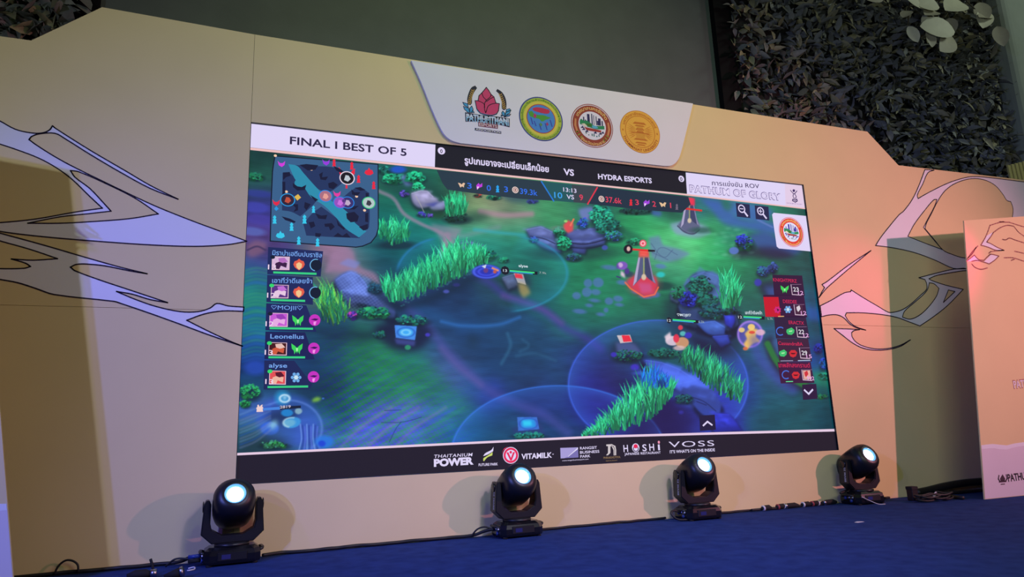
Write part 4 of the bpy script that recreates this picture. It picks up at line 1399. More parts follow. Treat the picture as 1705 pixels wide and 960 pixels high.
text_fit(f, 'การแข่งขัน ROV', (1185.5, 308), (1264.5, 313.5), 6.2, Y3, ledc((56, 44, 90)), .006, capr=.60)
text_fit(f, 'PATHUM OF GLORY', (1148.5, 319), (1300.5, 333.5), 11.8, Y2, ledc((122, 110, 158)), .055, spacing=1.1)
text_fit(f, 'PATHUM OF GLORY', (1149.3, 318.7), (1299.7, 333.0), 10.9, Y3, ledc((228, 216, 248)), .012, spacing=1.1)
pl = ledc((58, 40, 96))
q = lambda pts: S([(1300 + a / 16, 290 + b / 16) for a, b in pts], Y3)
f.poly(q([(310, 420), (345, 395), (385, 420), (372, 460), (350, 480), (325, 460)]), Y3, pl)
f.stroke(q([(258, 425), (340, 520), (368, 520), (432, 440)]), .008, Y3, pl)
f.stroke(q([(340, 520), (326, 580), (350, 640), (400, 640), (412, 590), (372, 520)]), .008, Y3, pl)
f.stroke(q([(320, 665), (312, 700), (385, 742), (440, 710), (430, 665), (385, 690), (320, 665)]), .010, Y3, pl)
text_fit(f, 'PATHUM OF GLORY', (1310, 338.6), (1336, 341), 1.8, Y3, ledc((150, 120, 180)), .01)
part('event_bar', f, 'white bar reading PATHUM OF GLORY with a small trophy mark')
f = bar(Flat(), [(410, 244.8), (725, 278.4), (1143.5, 322.6), (1345, 346.5), (1345, 348.4), (1143.5, 325.4), (725, 281.6), (410, 248.8)], (236, 190, 190), Y3)
part('thin_line', f)
f = bar(Flat(), [(388, 754), (720, 738.2), (1000, 724.5), (1395, 713.4), (1395, 717.6), (1000, 728.2), (720, 742), (388, 758)], (228, 202, 226), Y2)
part('thin_line', f)
f = bar(Flat(), [(388, 757), (720, 741), (1000, 727.2), (1400, 716), (1402, 755), (388, 812)], (34, 29, 42))
part('sponsor_strip', f)


def logo(label, build):
    f = Flat()
    build(f)
    part('sponsor_logo', f, label)


def lg1(f):
    text_fit(f, 'THAITANIUM', (723, 762), (787, 758.8), 5.6, Y3, WHT, .01, shear=.15, spacing=1.1)
    text_fit(f, 'POWER', (722.5, 776), (788.5, 772), 12, Y3, WHT, .055)


def lg2(f):
    q = lambda pts: S([(690 + a / 4.364, 580 + b / 4.364) for a, b in pts], Y3)
    f.poly(q(smooth([(500, 780), (515, 760), (560, 735), (575, 712), (572, 745), (540, 765), (510, 778)])), Y3, WHT)
    f.poly(q(smooth([(502, 795), (530, 778), (568, 752), (566, 775), (530, 790), (505, 818), (500, 812)])), Y3, ledc((200, 214, 110)))
    text_fit(f, 'FUTURE PARK', (797, 775.6), (829, 774), 4.4, Y3, WHT, .02)


def lg3(f):
    c = P(850.5, 757.5, Y3)
    cx, cz = float(c[0]), float(c[2])
    red = ledc((228, 44, 92))
    f.disc(cx, cz, .062, .060, Y3, WHT, 36)
    f.disc(cx, cz, .057, .055, Y4, red, 36, .72)
    f.poly([(cx - .034, cz + .022), (cx - .018, cz + .022), (cx, cz - .018), (cx + .018, cz + .022), (cx + .034, cz + .022), (cx + .006, cz - .038), (cx - .006, cz - .038)], Y4, red)
    f.disc(cx, cz + .022, .010, .010, Y4, red, 14)
    f.poly([(cx - .068, cz + .012), (cx - .060, cz + .036), (cx - .02, cz + .064), (cx - .052, cz + .05), (cx - .064, cz + .03)], Y4, red)
    text_fit(f, 'VITAMILK', (868.5, 764), (919, 761), 9, Y3, WHT, .03, shear=.05)
    text_fit(f, '*', (919.5, 757.5), (922.5, 757.3), 2.5, Y3, WHT, .02)


def lg4(f):
    q = lambda pts: S([(930 + a / 6.315, 725 + b / 6.315) for a, b in pts], Y3)
    f.poly(q([(18, 128), (205, 122), (210, 228), (22, 238)]), Y3, ledc((120, 112, 176)))
    f.poly([(x, z) for x, z in q([(18, 128), (205, 122), (95, 220), (60, 236), (22, 238)])], Y3 - .0004, ledc((166, 156, 214)))
    f.poly(q([(205, 122), (203, 140), (100, 222), (95, 220)]), Y3 - .0008, ledc((226, 220, 246)))
    text_fit(f, 'RANGSIT', (965.8, 748), (994, 746.5), 4.6, Y3, WHT, .012)
    text_fit(f, 'BUSINESS', (965.8, 755), (998, 753), 4.6, Y3, WHT, .012)
    text_fit(f, 'PARK', (966.2, 761.8), (983, 760.6), 4.6, Y3, WHT, .012)
    text_fit(f, 'www.rangsitbusinesspark.com', (936, 767.4), (980, 764.6), 2.0, Y3, WHT, .01)


def lg5(f):
    q = lambda pts: S([(930 + a / 6.315, 725 + b / 6.315) for a, b in pts], Y3)
    gr, gd_ = ledc((206, 196, 200)), ledc((150, 120, 84))
    f.poly(q([(502, 92), (560, 88), (598, 108), (606, 150), (606, 204), (580, 206), (578, 150), (560, 112), (545, 112), (545, 180), (520, 205), (500, 205), (520, 180), (520, 110), (502, 108)]), Y3, gr)
    f.poly(q([(552, 100), (580, 110), (592, 140), (592, 204), (588, 204), (586, 140), (574, 114), (552, 106)]), Y3 - .0004, ledc((60, 52, 60)))
    text_fit(f, 'PHRAKHOTIYA', (1005, 763.5), (1033, 762), 3.6, Y3, gd_, .01)
    text_fit(f, 'RESTAURANT', (1009, 767.6), (1028, 766.6), 1.6, Y3, gd_, .01)


def lg6(f):
    text_fit(f, 'H', (1038.5, 752), (1046, 751.5), 12, Y3, WHT, .012)
    c = P(1058.5, 745, Y3)
    cx, cz = float(c[0]), float(c[2])
    f.disc(cx, cz, .033, .034, Y3, WHT, 28)
    f.disc(cx, cz - .008, .026, .022, Y3 - .0004, ledc((60, 54, 78)), 24, .7)
    f.disc(cx, cz + .012, .019, .016, Y3 - .0008, ledc((226, 40, 84)), 22)
    text_fit(f, 'S', (1070, 750.6), (1077, 750.2), 11.6, Y3, WHT, .012)
    text_fit(f, 'H', (1081.5, 749.8), (1089.5, 749.4), 11.8, Y3, WHT, .012)
    text_fit(f, 'I', (1096, 749), (1099, 748.8), 9.8, Y3, WHT, .012)
    c = P(1097, 735.8, Y3)
    f.disc(float(c[0]), float(c[2]), .010, .012, Y3, ledc((240, 150, 180)), 12)
    text_fit(f, 'JAPANESE RESTAURANT', (1040, 757.4), (1100, 754.6), 4.0, Y3, WHT, .02, spacing=1.15)


def lg7(f):
    text_fit(f, 'VOSS', (1114, 744.4), (1189.5, 741.8), 10, Y3, WHT, -.004, spacing=1.1)
    text_fit(f, "IT'S WHAT'S ON THE INSIDE", (1115.5, 754.2), (1190.5, 750.6), 5.0, Y3, WHT, .02)


for lb, b in (('white THAITANIUM POWER lettering', lg1), ('small FUTURE PARK mark with a striped leaf', lg2), ('VITAMILK lettering with a red round mark', lg3),
              ('RANGSIT BUSINESS PARK lettering with a grey slanted square', lg4), ('grey arch mark over tiny gold lettering', lg5),
              ('HOSHI JAPANESE RESTAURANT lettering', lg6), ("VOSS lettering over IT'S WHAT'S ON THE INSIDE", lg7)):
    logo(lb, b)

# score strip under the bars
f = Flat()
f.poly(S([(727, 282.8), (902, 301.6), (921, 334), (870, 331), (800, 323), (745, 315.5), (737, 305)], Y1), Y1, ledc((40, 58, 72)))
f.poly(S([(993, 311.2), (1146, 327.4), (1150, 340), (1135, 354), (1060, 348.5), (979, 338.5)], Y1), Y1, ledc((34, 50, 68)))
f.poly(S([(902, 301.6), (993, 311.2), (979, 338.5), (921, 334)], Y1), Y1, ledc((36, 86, 92)))
f.poly(S([(952, 307), (993, 311.2), (979, 338.5), (955, 336.5)], Y1), Y1 - .0003, ledc((58, 66, 76)))
f.stroke(S([(901.5, 302), (922, 334.5)], Y2), .012, Y2, ledc((40, 120, 210)))
f.stroke(S([(994.5, 312), (978.5, 339.5)], Y2), .012, Y2, ledc((220, 54, 76)))
blu, red_ = ledc((50, 110, 235)), ledc((220, 62, 92))
for t, a, b, cap, m in (('3', (778, 313.2), (785.5, 314), 9.5, blu), ('0', (810.5, 317), (817.5, 317.6), 9.5, blu), ('3', (839.5, 319.2), (846, 319.8), 9.5, blu),
                        ('39.3k', (866, 322.3), (895, 325.6), 9.5, blu), ('13:13', (938, 318.4), (960, 321), 7, WHT), ('VS', (943.5, 330.6), (956, 331.8), 7.5, WHT),
                        ('10', (923, 329), (936.5, 330.2), 10, ledc((60, 160, 235))), ('9', (965, 333), (971, 333.6), 10, red_), ('37.6k', (1008.5, 336.2), (1035.5, 339), 9.5, red_),
                        ('3', (1058, 340.6), (1064, 341.2), 9, red_), ('2', (1086.5, 343.4), (1092.5, 344), 9, red_), ('1', (1116.0, 345.9), (1117.9, 346.1), 9, red_)):
    text_fit(f, t, a, b, cap, Y2, m, .012)
for x, y in ((858, 316), (1001.5, 331)):
    c = P(x, y, Y2)
    f.disc(float(c[0]), float(c[2]), .028, .028, Y2, ledc((226, 206, 200)), 20)
    f.disc(float(c[0]), float(c[2]), .021, .021, Y3, ledc((150, 110, 110)), 18, .7)
    f.disc(float(c[0]), float(c[2]), .008, .010, Y3, ledc((150, 100, 100)), 10)
for x, y, c in ((768.5, 308, (226, 190, 160)), (1103.5, 340.5, (226, 190, 150))):
    f.poly(S([(x - 6, y - 4), (x - 2, y - 3), (x, y - 1), (x + 3, y - 4), (x + 6, y - 3), (x + 4, y + 1), (x + 4, y + 4), (x + 1, y + 2), (x - 2, y + 4), (x - 4, y)], Y2), Y2, ledc(c))
for x, y, c in ((798, 309.5, (190, 60, 220)), (1076.5, 337.5, (160, 70, 220))):
    f.poly(S([(x - 5, y - 1), (x - 1, y - 5), (x + 1, y - 2), (x + 5, y - 5), (x + 5, y + 1), (x, y + 3), (x - 4, y + 6)], Y2), Y2, ledc(c))
    f.poly(S([(x - 4, y + 1), (x, y + 1), (x - 3, y + 6)], Y3), Y3, ledc((240, 210, 240)))


def pawn(f, x, y, s, col, yy):
    f.poly(S([(x + s * a, y + s * b) for a, b in ((-.5, 1), (.5, 1), (.32, .5), (.45, .1), (.2, -.15), (.42, -.5), (.25, -.75), (0, -1), (-.25, -.75), (-.42, -.5), (-.2, -.15), (-.45, .1), (-.32, .5))], yy), yy, ledc(col))


pawn(f, 828.5, 314, 6, (40, 160, 235), Y2)
pawn(f, 1050.5, 336.5, 5.5, (226, 44, 60), Y2)
pawn(f, 1127, 344, 5, (110, 100, 120), Y2)
part('score_strip', f, 'dark strip of score figures with 10 VS 9 in its middle')

# zoom buttons and emblem card
for x0, y0 in ((1225, 337.5), (1256.5, 341.5)):
    f = Flat()
    f.poly(S([(x0, y0), (x0 + 23, y0 + 2.4), (x0 + 24.5, y0 + 25.5), (x0 + 2, y0 + 23)], Y1), Y1, ledc((36, 40, 78)))
    c = P(x0 + 11, y0 + 12, Y2)
    cx, cz = float(c[0]), float(c[2])
    f.disc(cx - .006, cz + .012, .040, .040, Y2, WHT, 26, .72)
    f.stroke([(cx + .022, cz - .018), (cx + .050, cz - .052)], .018, Y2, WHT)
    f.stroke([(cx - .024, cz + .012), (cx + .012, cz + .012)], .008, Y2, WHT)
    if x0 > 1250:
        f.stroke([(cx - .006, cz - .006), (cx - .006, cz + .030)], .008, Y2, WHT)
    part('zoom_button', f, 'dark square with a magnifier and %s sign' % ('plus' if x0 > 1250 else 'minus'))
f = Flat()
cp = S(smooth([(1285.6, 357), (1288, 354), (1344, 359.5), (1354, 418.6), (1297, 413.4), (1293.2, 410)], True, 3, 30), Y1)
f.poly(clampx(cp), Y1, WHT)
c = P(1317.6, 386.2, Y2)
city_emblem(f, float(c[0]), float(c[2]), .146, Y2, (226, 64, 50), (226, 220, 246), (60, 50, 160), ledc)
part('emblem_card', f, 'white card with a red ringed town emblem at the right edge')

# arrow buttons
f = Flat()
f.poly(S([(1164.5, 691.5), (1190, 690), (1192, 715), (1165.5, 717)], Y1), Y1, ledc((32, 28, 62)))
f.stroke(S([(1171, 708), (1178, 701.5), (1185.5, 707)], Y2), .014, Y2, WHT)
part('arrow_button', f, 'dark square with an arrow pointing up')
f = Flat()
f.poly(S([(1335.5, 640), (1359, 638.5), (1361.5, 663.5), (1337, 665.5)], Y1), Y1, ledc((44, 26, 62)))
f.stroke(S([(1339.5, 649), (1346.5, 655.5), (1353, 648.5)], Y2), .016, Y2, WHT)
part('arrow_button', f, 'dark square with an arrow pointing down')

# small map
f = Flat()
MQ = lambda pts, sm=False: S([(400 + a / 4, 180 + b / 4) for a, b in (smooth(pts) if sm else pts)], Y1)
edge = [(232, 318), (560, 344), (918, 374), (920, 800), (905, 850), (870, 895), (815, 918), (770, 925), (480, 905), (200, 884), (205, 640), (215, 420), (222, 370)]
f.poly(MQ(edge), Y1, ledc((58, 96, 138)))
f.stroke(MQ(edge), .008, Y1 - .0003, ledc((22, 28, 46)), True)
jg = ledc((38, 54, 96))
for p in ([(345, 378), (500, 385), (640, 398), (690, 440), (690, 490), (600, 555), (545, 552), (470, 500), (400, 430)], [(282, 430), (330, 432), (400, 505), (520, 600), (480, 650), (400, 720), (340, 690), (278, 680)],
          [(690, 590), (760, 535), (800, 530), (860, 565), (858, 790), (830, 815), (780, 785), (700, 690), (650, 640)], [(540, 655), (640, 730), (740, 810), (800, 865), (620, 858), (440, 848), (420, 770), (480, 700)]):
    f.poly(MQ(p, True), Y1 - .0006, jg)
f.poly(MQ([(320, 372), (380, 385), (420, 430), (500, 520), (580, 600), (660, 650), (720, 700), (760, 760), (840, 820), (790, 860), (700, 800), (640, 730), (560, 650), (470, 590), (420, 520), (370, 480), (340, 420)], True), Y1 - .0009, ledc((46, 140, 172)))
for p in ((400, 500, 36, 30), (735, 735, 38, 32)):
    c = P(400 + p[0] / 4, 180 + p[1] / 4, Y1)
    f.disc(float(c[0]), float(c[2]), p[2] / 900, p[3] / 900, Y1 - .0011, ledc((46, 140, 172)), 20)
dk_ = ledc((26, 28, 56))
for p in ([(395, 378), (440, 372), (520, 380), (500, 410), (450, 415)], [(525, 440), (550, 425), (545, 460), (585, 455), (570, 480), (535, 475)], [(285, 428), (330, 425), (335, 450), (305, 460), (285, 480)], [(350, 498), (380, 520), (410, 525), (440, 510), (430, 545), (380, 548), (352, 525)],
          [(280, 490), (300, 490), (300, 580), (282, 580)], [(585, 500), (620, 490), (650, 510), (620, 540), (590, 530)], [(345, 638), (385, 640), (385, 680), (355, 690), (370, 665)], [(430, 625), (470, 640), (440, 680), (425, 660)], [(462, 575), (520, 610), (500, 622)],
          [(760, 530), (800, 525), (835, 545), (800, 550)], [(835, 565), (855, 565), (850, 640), (838, 640)], [(705, 700), (760, 690), (790, 720), (780, 755), (735, 760), (710, 735)], [(790, 790), (850, 770), (850, 805), (820, 815)], [(560, 770), (610, 765), (630, 790), (600, 815), (590, 790), (565, 790)],
          [(455, 760), (490, 755), (500, 785), (470, 800)], [(500, 830), (540, 835), (530, 858), (500, 855)], [(620, 855), (650, 830), (680, 850), (710, 830), (735, 862)], [(640, 735), (660, 770), (700, 800), (690, 810), (650, 780)], [(275, 720), (330, 735), (370, 755), (360, 765), (300, 745)], [(500, 700), (540, 715), (580, 710), (570, 740), (520, 735)], [(832, 700), (852, 695), (852, 760), (832, 755)],
          [(620, 385), (660, 400), (700, 430), (690, 440), (640, 415)], [(740, 540), (760, 560), (800, 560), (780, 585), (745, 575)], [(690, 650), (740, 655), (790, 650), (760, 675), (700, 672)]):
    f.poly(MQ(p), Y1 - .0012, dk_)
for x, y in ((234, 316), (474, 407), (602, 515), (307, 556), (775, 587), (828, 680), (542, 727), (784, 822)):
    c = P(400 + x / 4, 180 + y / 4, Y2)
    f.disc(float(c[0]), float(c[2]), .011, .010, Y2, ledc((240, 200, 170)), 10)
rd, bu = (230, 40, 66), (56, 200, 236)
for x, y, s in ((625, 362, 6.2), (743, 382, 6.5), (788, 470, 6.5), (889, 512, 6.5), (708, 518, 4)):
    pawn(f, 400 + x / 4, 180 + y / 4, s, rd, Y2)
for x, y, s in ((229, 740, 7), (342, 788, 7), (390, 880, 7), (428, 738, 7.5), (488, 672, 6), (515, 892, 7)):
    pawn(f, 400 + x / 4, 180 + y / 4, s, bu, Y2)
for x, y, c in ((857, 422, rd), (267, 842, bu)):
    f.poly(MQ([(x - 30, y + 10), (x - 22, y - 8), (x - 8, y - 10), (x, y - 26), (x + 10, y - 10), (x + 22, y - 10), (x + 30, y + 12), (x + 10, y + 24), (x - 14, y + 22)]), Y2, ledc(c))
for x, y, c in ((275, 370, (210, 60, 220)), (572, 360, (150, 60, 220)), (645, 570, (226, 60, 160)), (240, 628, (226, 40, 70))):
    f.poly(MQ([(x - 26, y - 20), (x - 10, y - 4), (x + 8, y - 4), (x + 24, y - 18), (x + 20, y + 8), (x + 2, y + 22), (x - 18, y + 10)]), Y2, ledc(c))
f.poly(MQ([(360, 590), (385, 572), (405, 595), (380, 615)]), Y2, ledc((220, 180, 80)))
f.poly(MQ([(240, 652), (256, 670), (240, 684), (226, 670)]), Y2, ledc((40, 150, 220)))
for p in ([(655, 390), (690, 430), (680, 450), (662, 440)], [(765, 400), (762, 440), (735, 450), (742, 420)]):
    f.poly(MQ(p), Y2, ledc(rd))
for x, y, r_, c1, c2, c3 in ((712, 465, 52, (226, 210, 226), (30, 26, 36), (190, 200, 210)), (316, 610, 48, (40, 150, 220), (50, 36, 56), (190, 80, 60)), (568, 585, 46, (40, 130, 220), (170, 110, 130), (230, 160, 150)),
                            (665, 628, 46, (40, 130, 220), (150, 80, 190), (200, 110, 220)), (715, 628, 46, (40, 130, 220), (60, 50, 110), (190, 170, 200)), (856, 630, 46, (60, 200, 130), (180, 200, 200), (60, 60, 70))):
    c = P(400 + x / 4, 180 + y / 4, Y3)
    cx, cz, R_ = float(c[0]), float(c[2]), r_ / 930
    f.disc(cx, cz, R_, R_ * .95, Y3, ledc(c1), 28)
    f.disc(cx, cz, R_ * .86, R_ * .82, Y3 - .0003, ledc(c2), 28)
    f.poly(smooth([(cx - R_ * .4, cz - R_ * .3), (cx - R_ * .2, cz + R_ * .4), (cx + R_ * .2, cz + R_ * .35), (cx + R_ * .45, cz - R_ * .1), (cx + R_ * .1, cz - R_ * .5)], True, 3), Y3 - .0006, ledc(c3))
part('small_map', f, 'blue rounded map with red and cyan markers in the upper left corner')


def badge(f, kind, x, y, s, yy=None):
    """plain round or leafy icons"""
    yy = yy or Y3
    q = lambda pts: S([(x + s * a, y + s * b) for a, b in pts], yy)
    if kind == 'flame':
        f.poly(q([(0, -1), (.35, -.7), (.8, -.55), (1, 0), (.75, .5), (.3, .85), (0, 1), (-.3, .85), (-.75, .5), (-1, 0), (-.8, -.55), (-.35, -.7)]), yy, ledc((226, 92, 70)))
        f.poly([(a, b) for a, b in q([(0, -.4), (.5, -.1), (.45, .5), (0, .95), (-.45, .5), (-.5, -.1)])], yy - .0004, ledc((240, 196, 140)))
    elif kind == 'wing':
        f.poly(q([(-1, -.9), (-.4, -.5), (0, -.1), (.4, -.5), (1, -.9), (.9, 0), (.55, .4), (.45, 1), (.15, .4), (0, .9), (-.15, .4), (-.45, 1), (-.55, .4), (-.9, 0)]), yy, ledc((60, 210, 90)))
        f.poly(q([(-.2, -.1), (.2, -.1), (.1, .5), (-.1, .5)]), yy - .0004, ledc((170, 240, 170)))
    elif kind == 'orb':
        f.poly(q([(math.cos(a), math.sin(a)) for a in np.linspace(0, 6.0, 16)]), yy, ledc((196, 50, 190)))
        f.poly(q([(-.7, -.1), (0, -.3), (.7, -.2), (.2, .1)]), yy - .0004, ledc((60, 20, 90)))
        f.poly(q([(-.2, .3), (.3, .2), (.1, .9), (-.2, .8)]), yy - .0004, ledc((240, 150, 230)))
    elif kind == 'dots':
        for a in range(6):
            c, d = math.cos(a * 1.047) * .65, math.sin(a * 1.047) * .65
            f.poly(q([(c + .3 * math.cos(t), d + .3 * math.sin(t)) for t in np.linspace(0, 5.5, 8)]), yy, ledc((110, 170, 230)))
        f.poly(q([(.4 * math.cos(t), .4 * math.sin(t)) for t in np.linspace(0, 5.5, 8)]), yy - .0004, ledc((200, 226, 240)))
    elif kind == 'dark':
        f.poly(q([(math.cos(a), math.sin(a)) for a in np.linspace(0, 6.0, 20)]), yy, ledc((20, 30, 50)))
        f.stroke(q([(math.cos(a), math.sin(a)) for a in np.linspace(1.8, 5.0, 14)]), .006, yy - .0004, ledc((110, 180, 230)))
    elif kind == 'arc':
        f.stroke(q([(math.cos(a), math.sin(a)) for a in np.linspace(1.0, 5.4, 16)]), .010, yy, ledc((70, 110, 210)))
    elif kind == 'jade':
        f.poly(q([(-.9, -.4), (-.2, -.7), (.3, -.9), (1, -.3), (.9, .4), (.3, .9), (-.6, .8), (-1, .2)]), yy, ledc((60, 190, 110)))
        f.poly(q([(-.4, -.1), (.5, -.2), (.4, .1), (-.3, .2)]), yy - .0004, ledc((170, 235, 170)))
    elif kind == 'mask':
        f.poly(q([(-1, -.2), (-.5, -.8), (.5, -.8), (1, -.2), (.7, .7), (0, 1), (-.7, .7)]), yy, ledc((205, 44, 54)))
        f.poly(q([(-.7, -.1), (.7, -.1), (.3, .2), (-.3, .2)]), yy - .0004, ledc((60, 16, 30)))
    elif kind == 'rose':
        f.poly(q([(math.cos(a) * (1 if k % 2 else .7), math.sin(a) * (1 if k % 2 else .7)) for k, a in enumerate(np.linspace(0, 6.0, 14))]), yy, ledc((206, 40, 120)))
        f.poly(q([(-.2, -.4), (.5, 0), (0, .4), (-.1, 0)]), yy - .0004, ledc((70, 16, 60)))


# five rows of players on the left
rows_l = [
    ('มิราป่าเฮดีบปบราซิล', (453.5, 424.0), (536, 428.5), 6.2, '13', (453, 426.4), (482.5, 449), 'flame', 'dark', (498, 440), (526, 441), (455, 453.2), (527, 455.6), ((214, 180, 216), (60, 30, 70), (180, 110, 190))),
    ('เอาที่ว่าดีเลยจ้า', (453, 470.4), (519.5, 471.4), 6.2, '12', (451.5, 473.5), (480.8, 496), 'flame', 'dark', (497.5, 486), (525, 487), (451, 499), (508, 500.6), ((90, 50, 130), (230, 200, 226), (190, 110, 210))),
    ('♡MOJII♡', (451.5, 514.8), (503.5, 516), 7.2, '12', (449, 520.4), (479.6, 543.5), 'wing', 'orb', (496, 533), (524, 532.6), (449, 546), (521, 547), ((196, 90, 210), (230, 170, 226), (150, 60, 180))),
    ('Leonellus', (450, 563), (506, 563.6), 7.6, '13', (447.6, 569.4), (478, 591), 'wing', 'orb', (494.5, 580), (522.6, 579.6), (447, 594.4), (508, 594.6), ((70, 24, 24), (206, 90, 60), (230, 190, 180))),
    ('alyse', (447.6, 611.4), (478, 611.6), 7.4, '13', (448.5, 616.4), (476.4, 639.6), 'dots', 'orb', (493, 628), (522, 627), (445.5, 644), (513, 643), ((226, 80, 84), (236, 180, 160), (90, 20, 40))),
]
nv = ledc((32, 42, 92))
FL = [Flat() for _ in range(5)]
f = FL[0]
f.poly(S([(446.5, 411), (538, 418), (534, 460), (445, 456)], Y1), Y1, nv)
f = FL[1]
f.poly(S([(445, 457.5), (521, 461), (521, 507), (443.5, 502.5)], Y1), Y1, nv)
f = FL[2]
f.poly(S([(443.3, 504.5), (510, 508), (527, 552), (442, 549.5)], Y1), Y1, ledc((30, 38, 92)))
f = FL[3]
f.poly(S([(442, 551.5), (508, 553), (524, 598), (440.3, 597.5)], Y1), Y1, ledc((28, 34, 86)))
f = FL[4]
f.poly(S([(440.2, 599.5), (490, 600), (520, 640), (515, 648), (439, 648)], Y1), Y1, ledc((30, 40, 88)))
tx = ledc((120, 168, 240))
for f, (nm, a, b, cap, lv, p0, p1, k1, k2, c1, c2, b0, b1, pc) in zip(FL, rows_l):
    text_fit(f, nm, a, b, cap, Y2, tx, (0.0 if nm[0] == '♡' else .012), capr=(.727 if nm[0] in 'La♡' else .58))
    x0, y0, x1, y1 = *p0, *p1
    f.poly(S([(x0, y0), (x1, y0 + .8), (x1 - .6, y1 + .4), (x0 - .8, y1)], Y2), Y2, ledc((226, 190, 206)))
    f.poly(S([(x0 + 1, y0 + 1), (x1 - 1.4, y0 + 1.6), (x1 - 2, y1 - 1), (x0 + .2, y1 - 1.4)], Y2), Y2 - .0004, ledc(pc[0]))
    w_, h_ = x1 - x0, y1 - y0
    q = lambda pts: S([(x0 + w_ * u, y0 + h_ * v) for u, v in pts], Y2)
    f.poly(q([(.1, .9), (.2, .5), (.5, .35), (.85, .5), (.8, .85), (.5, .7), (.4, .95)]), Y2 - .0007, ledc(pc[1]))
    f.poly(q([(.35, .15), (.7, .1), (.9, .4), (.6, .5), (.4, .4)]), Y2 - .0010, ledc(pc[2]))
    c = P(x0 + 1, y0 + 1.5, Y3)
    f.disc(float(c[0]), float(c[2]), .016, .013, Y3 - .0006, ledc((20, 30, 50) if nm[0] in 'ม♡' else (50, 214, 110)), 14)
    text_fit(f, lv, (x0 - 7, y1 - 1), (x0 + 6.5, y1 - .4), 8.4, Y3 - .0006, ledc((236, 214, 236)), .01)
    badge(f, k1, *c1, 9.5)
    badge(f, k2, *c2, 9.6)
    f.poly(S([(b0[0], b0[1] - 1.7), (b1[0], b1[1] - 1.7), (b1[0], b1[1] + 1.7), (b0[0], b0[1] + 1.7)], Y2), Y2, ledc((56, 205, 130)))
    part('player_row', f, 'dark row of the left list naming ' + nm)

# five rows of players on the right
rows_r = [
    ([(1286.5, 460.5), (1336, 462), (1340, 492), (1289, 491.5)], 'KNIGHTPERZ', (1287.5, 468), (1327, 470.4), '23', '12', (1317, 473.5), None, 'wing', (0, 0), (1306.5, 481)),
    ([(1271, 494), (1339, 494.5), (1344, 528), (1274.5, 527)], 'DEEDEE', (1304, 504), (1327, 505), '', '12', (1322, 507), 'rose', 'dots', (1294.5, 515.5), (1312, 515)),
    ([(1289, 530), (1342, 530), (1348, 563), (1292, 563)], 'ERACTX', (1313.5, 539), (1339, 540.4), '22', '12', (1326, 544), 'arc', 'jade', (1299.5, 551), (1316, 551)),
    ([(1294, 567), (1346, 567), (1352, 601.5), (1298, 602)], 'CassandraBA', (1296, 573.6), (1337, 575.2), '29', '15', (1331, 579), 'jade', 'mask', (1303.5, 587.5), (1320.5, 588)),
    ([(1295, 606), (1350, 605.6), (1356, 637), (1300, 638)], 'เทพสักสงกรานต์', (1297, 611), (1349, 611.4), '', '992', (1335, 615.5), 'arc', 'mask', (1309, 623.5), (1325, 624)),
]
for i, (pg, nm, a, b, n1, n2, bx, k1, k2, c1, c2) in enumerate(rows_r):
    f = Flat()
    pg = [(pg[0][0] - .4, pg[0][1] - 3.5), (pg[1][0] - .4, pg[1][1] - 3.5)] + pg[2:]
    f.poly(S(pg, Y1), Y1, ledc(((48, 26, 58), (52, 24, 60), (44, 32, 62), (58, 34, 60), (60, 26, 62))[i]))
    if i == 1:
        f.poly(S([(1271, 494), (1296, 494.2), (1300, 527.4), (1274.5, 527)], Y1), Y1 - .0004, ledc((196, 26, 44)))
    text_fit(f, nm, a, b, 5.8, Y2, ledc((206, 40, 84)), .012, capr=(.58 if i == 4 else .727))
    x, y = bx
    f.stroke(S([(x, y), (x + 2.2, y + 16.5), (x + 17, y + 17.5)], Y2), .008, Y2, ledc((206, 180, 200)))
    f.stroke(S([(x, y), (x + 17, y - .4)], Y2), .005, Y2, ledc((130, 100, 130)))
    if i in (1, 4):
        f.poly(S([(x + 1.5, y + 1), (x + 14, y + .6), (x + 15.6, y + 15.5), (x + 3.6, y + 15.5)], Y2), Y2 + .0003, ledc((70, 40, 64) if i == 1 else (226, 170, 160)))
        f.poly(S([(x + 4, y + 4), (x + 9, y + 1), (x + 11, y + 7), (x + 7, y + 12), (x + 5, y + 9)], Y2), Y2, ledc((214, 206, 214) if i == 1 else (206, 50, 60)))
    if n1:
        text_fit(f, n1, (x + 4, y + 11.4), (x + 13.4, y + 11.8), 7.4, Y3, ledc((226, 222, 230)), .012)
    text_fit(f, n2, (x + (12 if len(n2) == 2 else 9), y + 16.6), (x + 21, y + 17), 6.4, Y3, ledc((230, 170, 226)), .012)
    if k1:
        badge(f, k1, *c1, 6.6)
    badge(f, k2, *c2, 6.8)
    tails = [[], [((1296, 526.5), (1305, 526.3), (230, 180, 120))], [], [((1300, 600.5), (1320, 600), (140, 140, 170)), ((1329, 600), (1349, 599.4), (170, 190, 220))], [((1309, 635), (1320, 634.6), (90, 220, 150))]][i]
    for ta, tb, tc in tails:
        f.stroke(S([ta, tb], Y2), .008, Y2, ledc(tc))
    part('player_row', f, 'maroon row of the right list naming ' + nm)

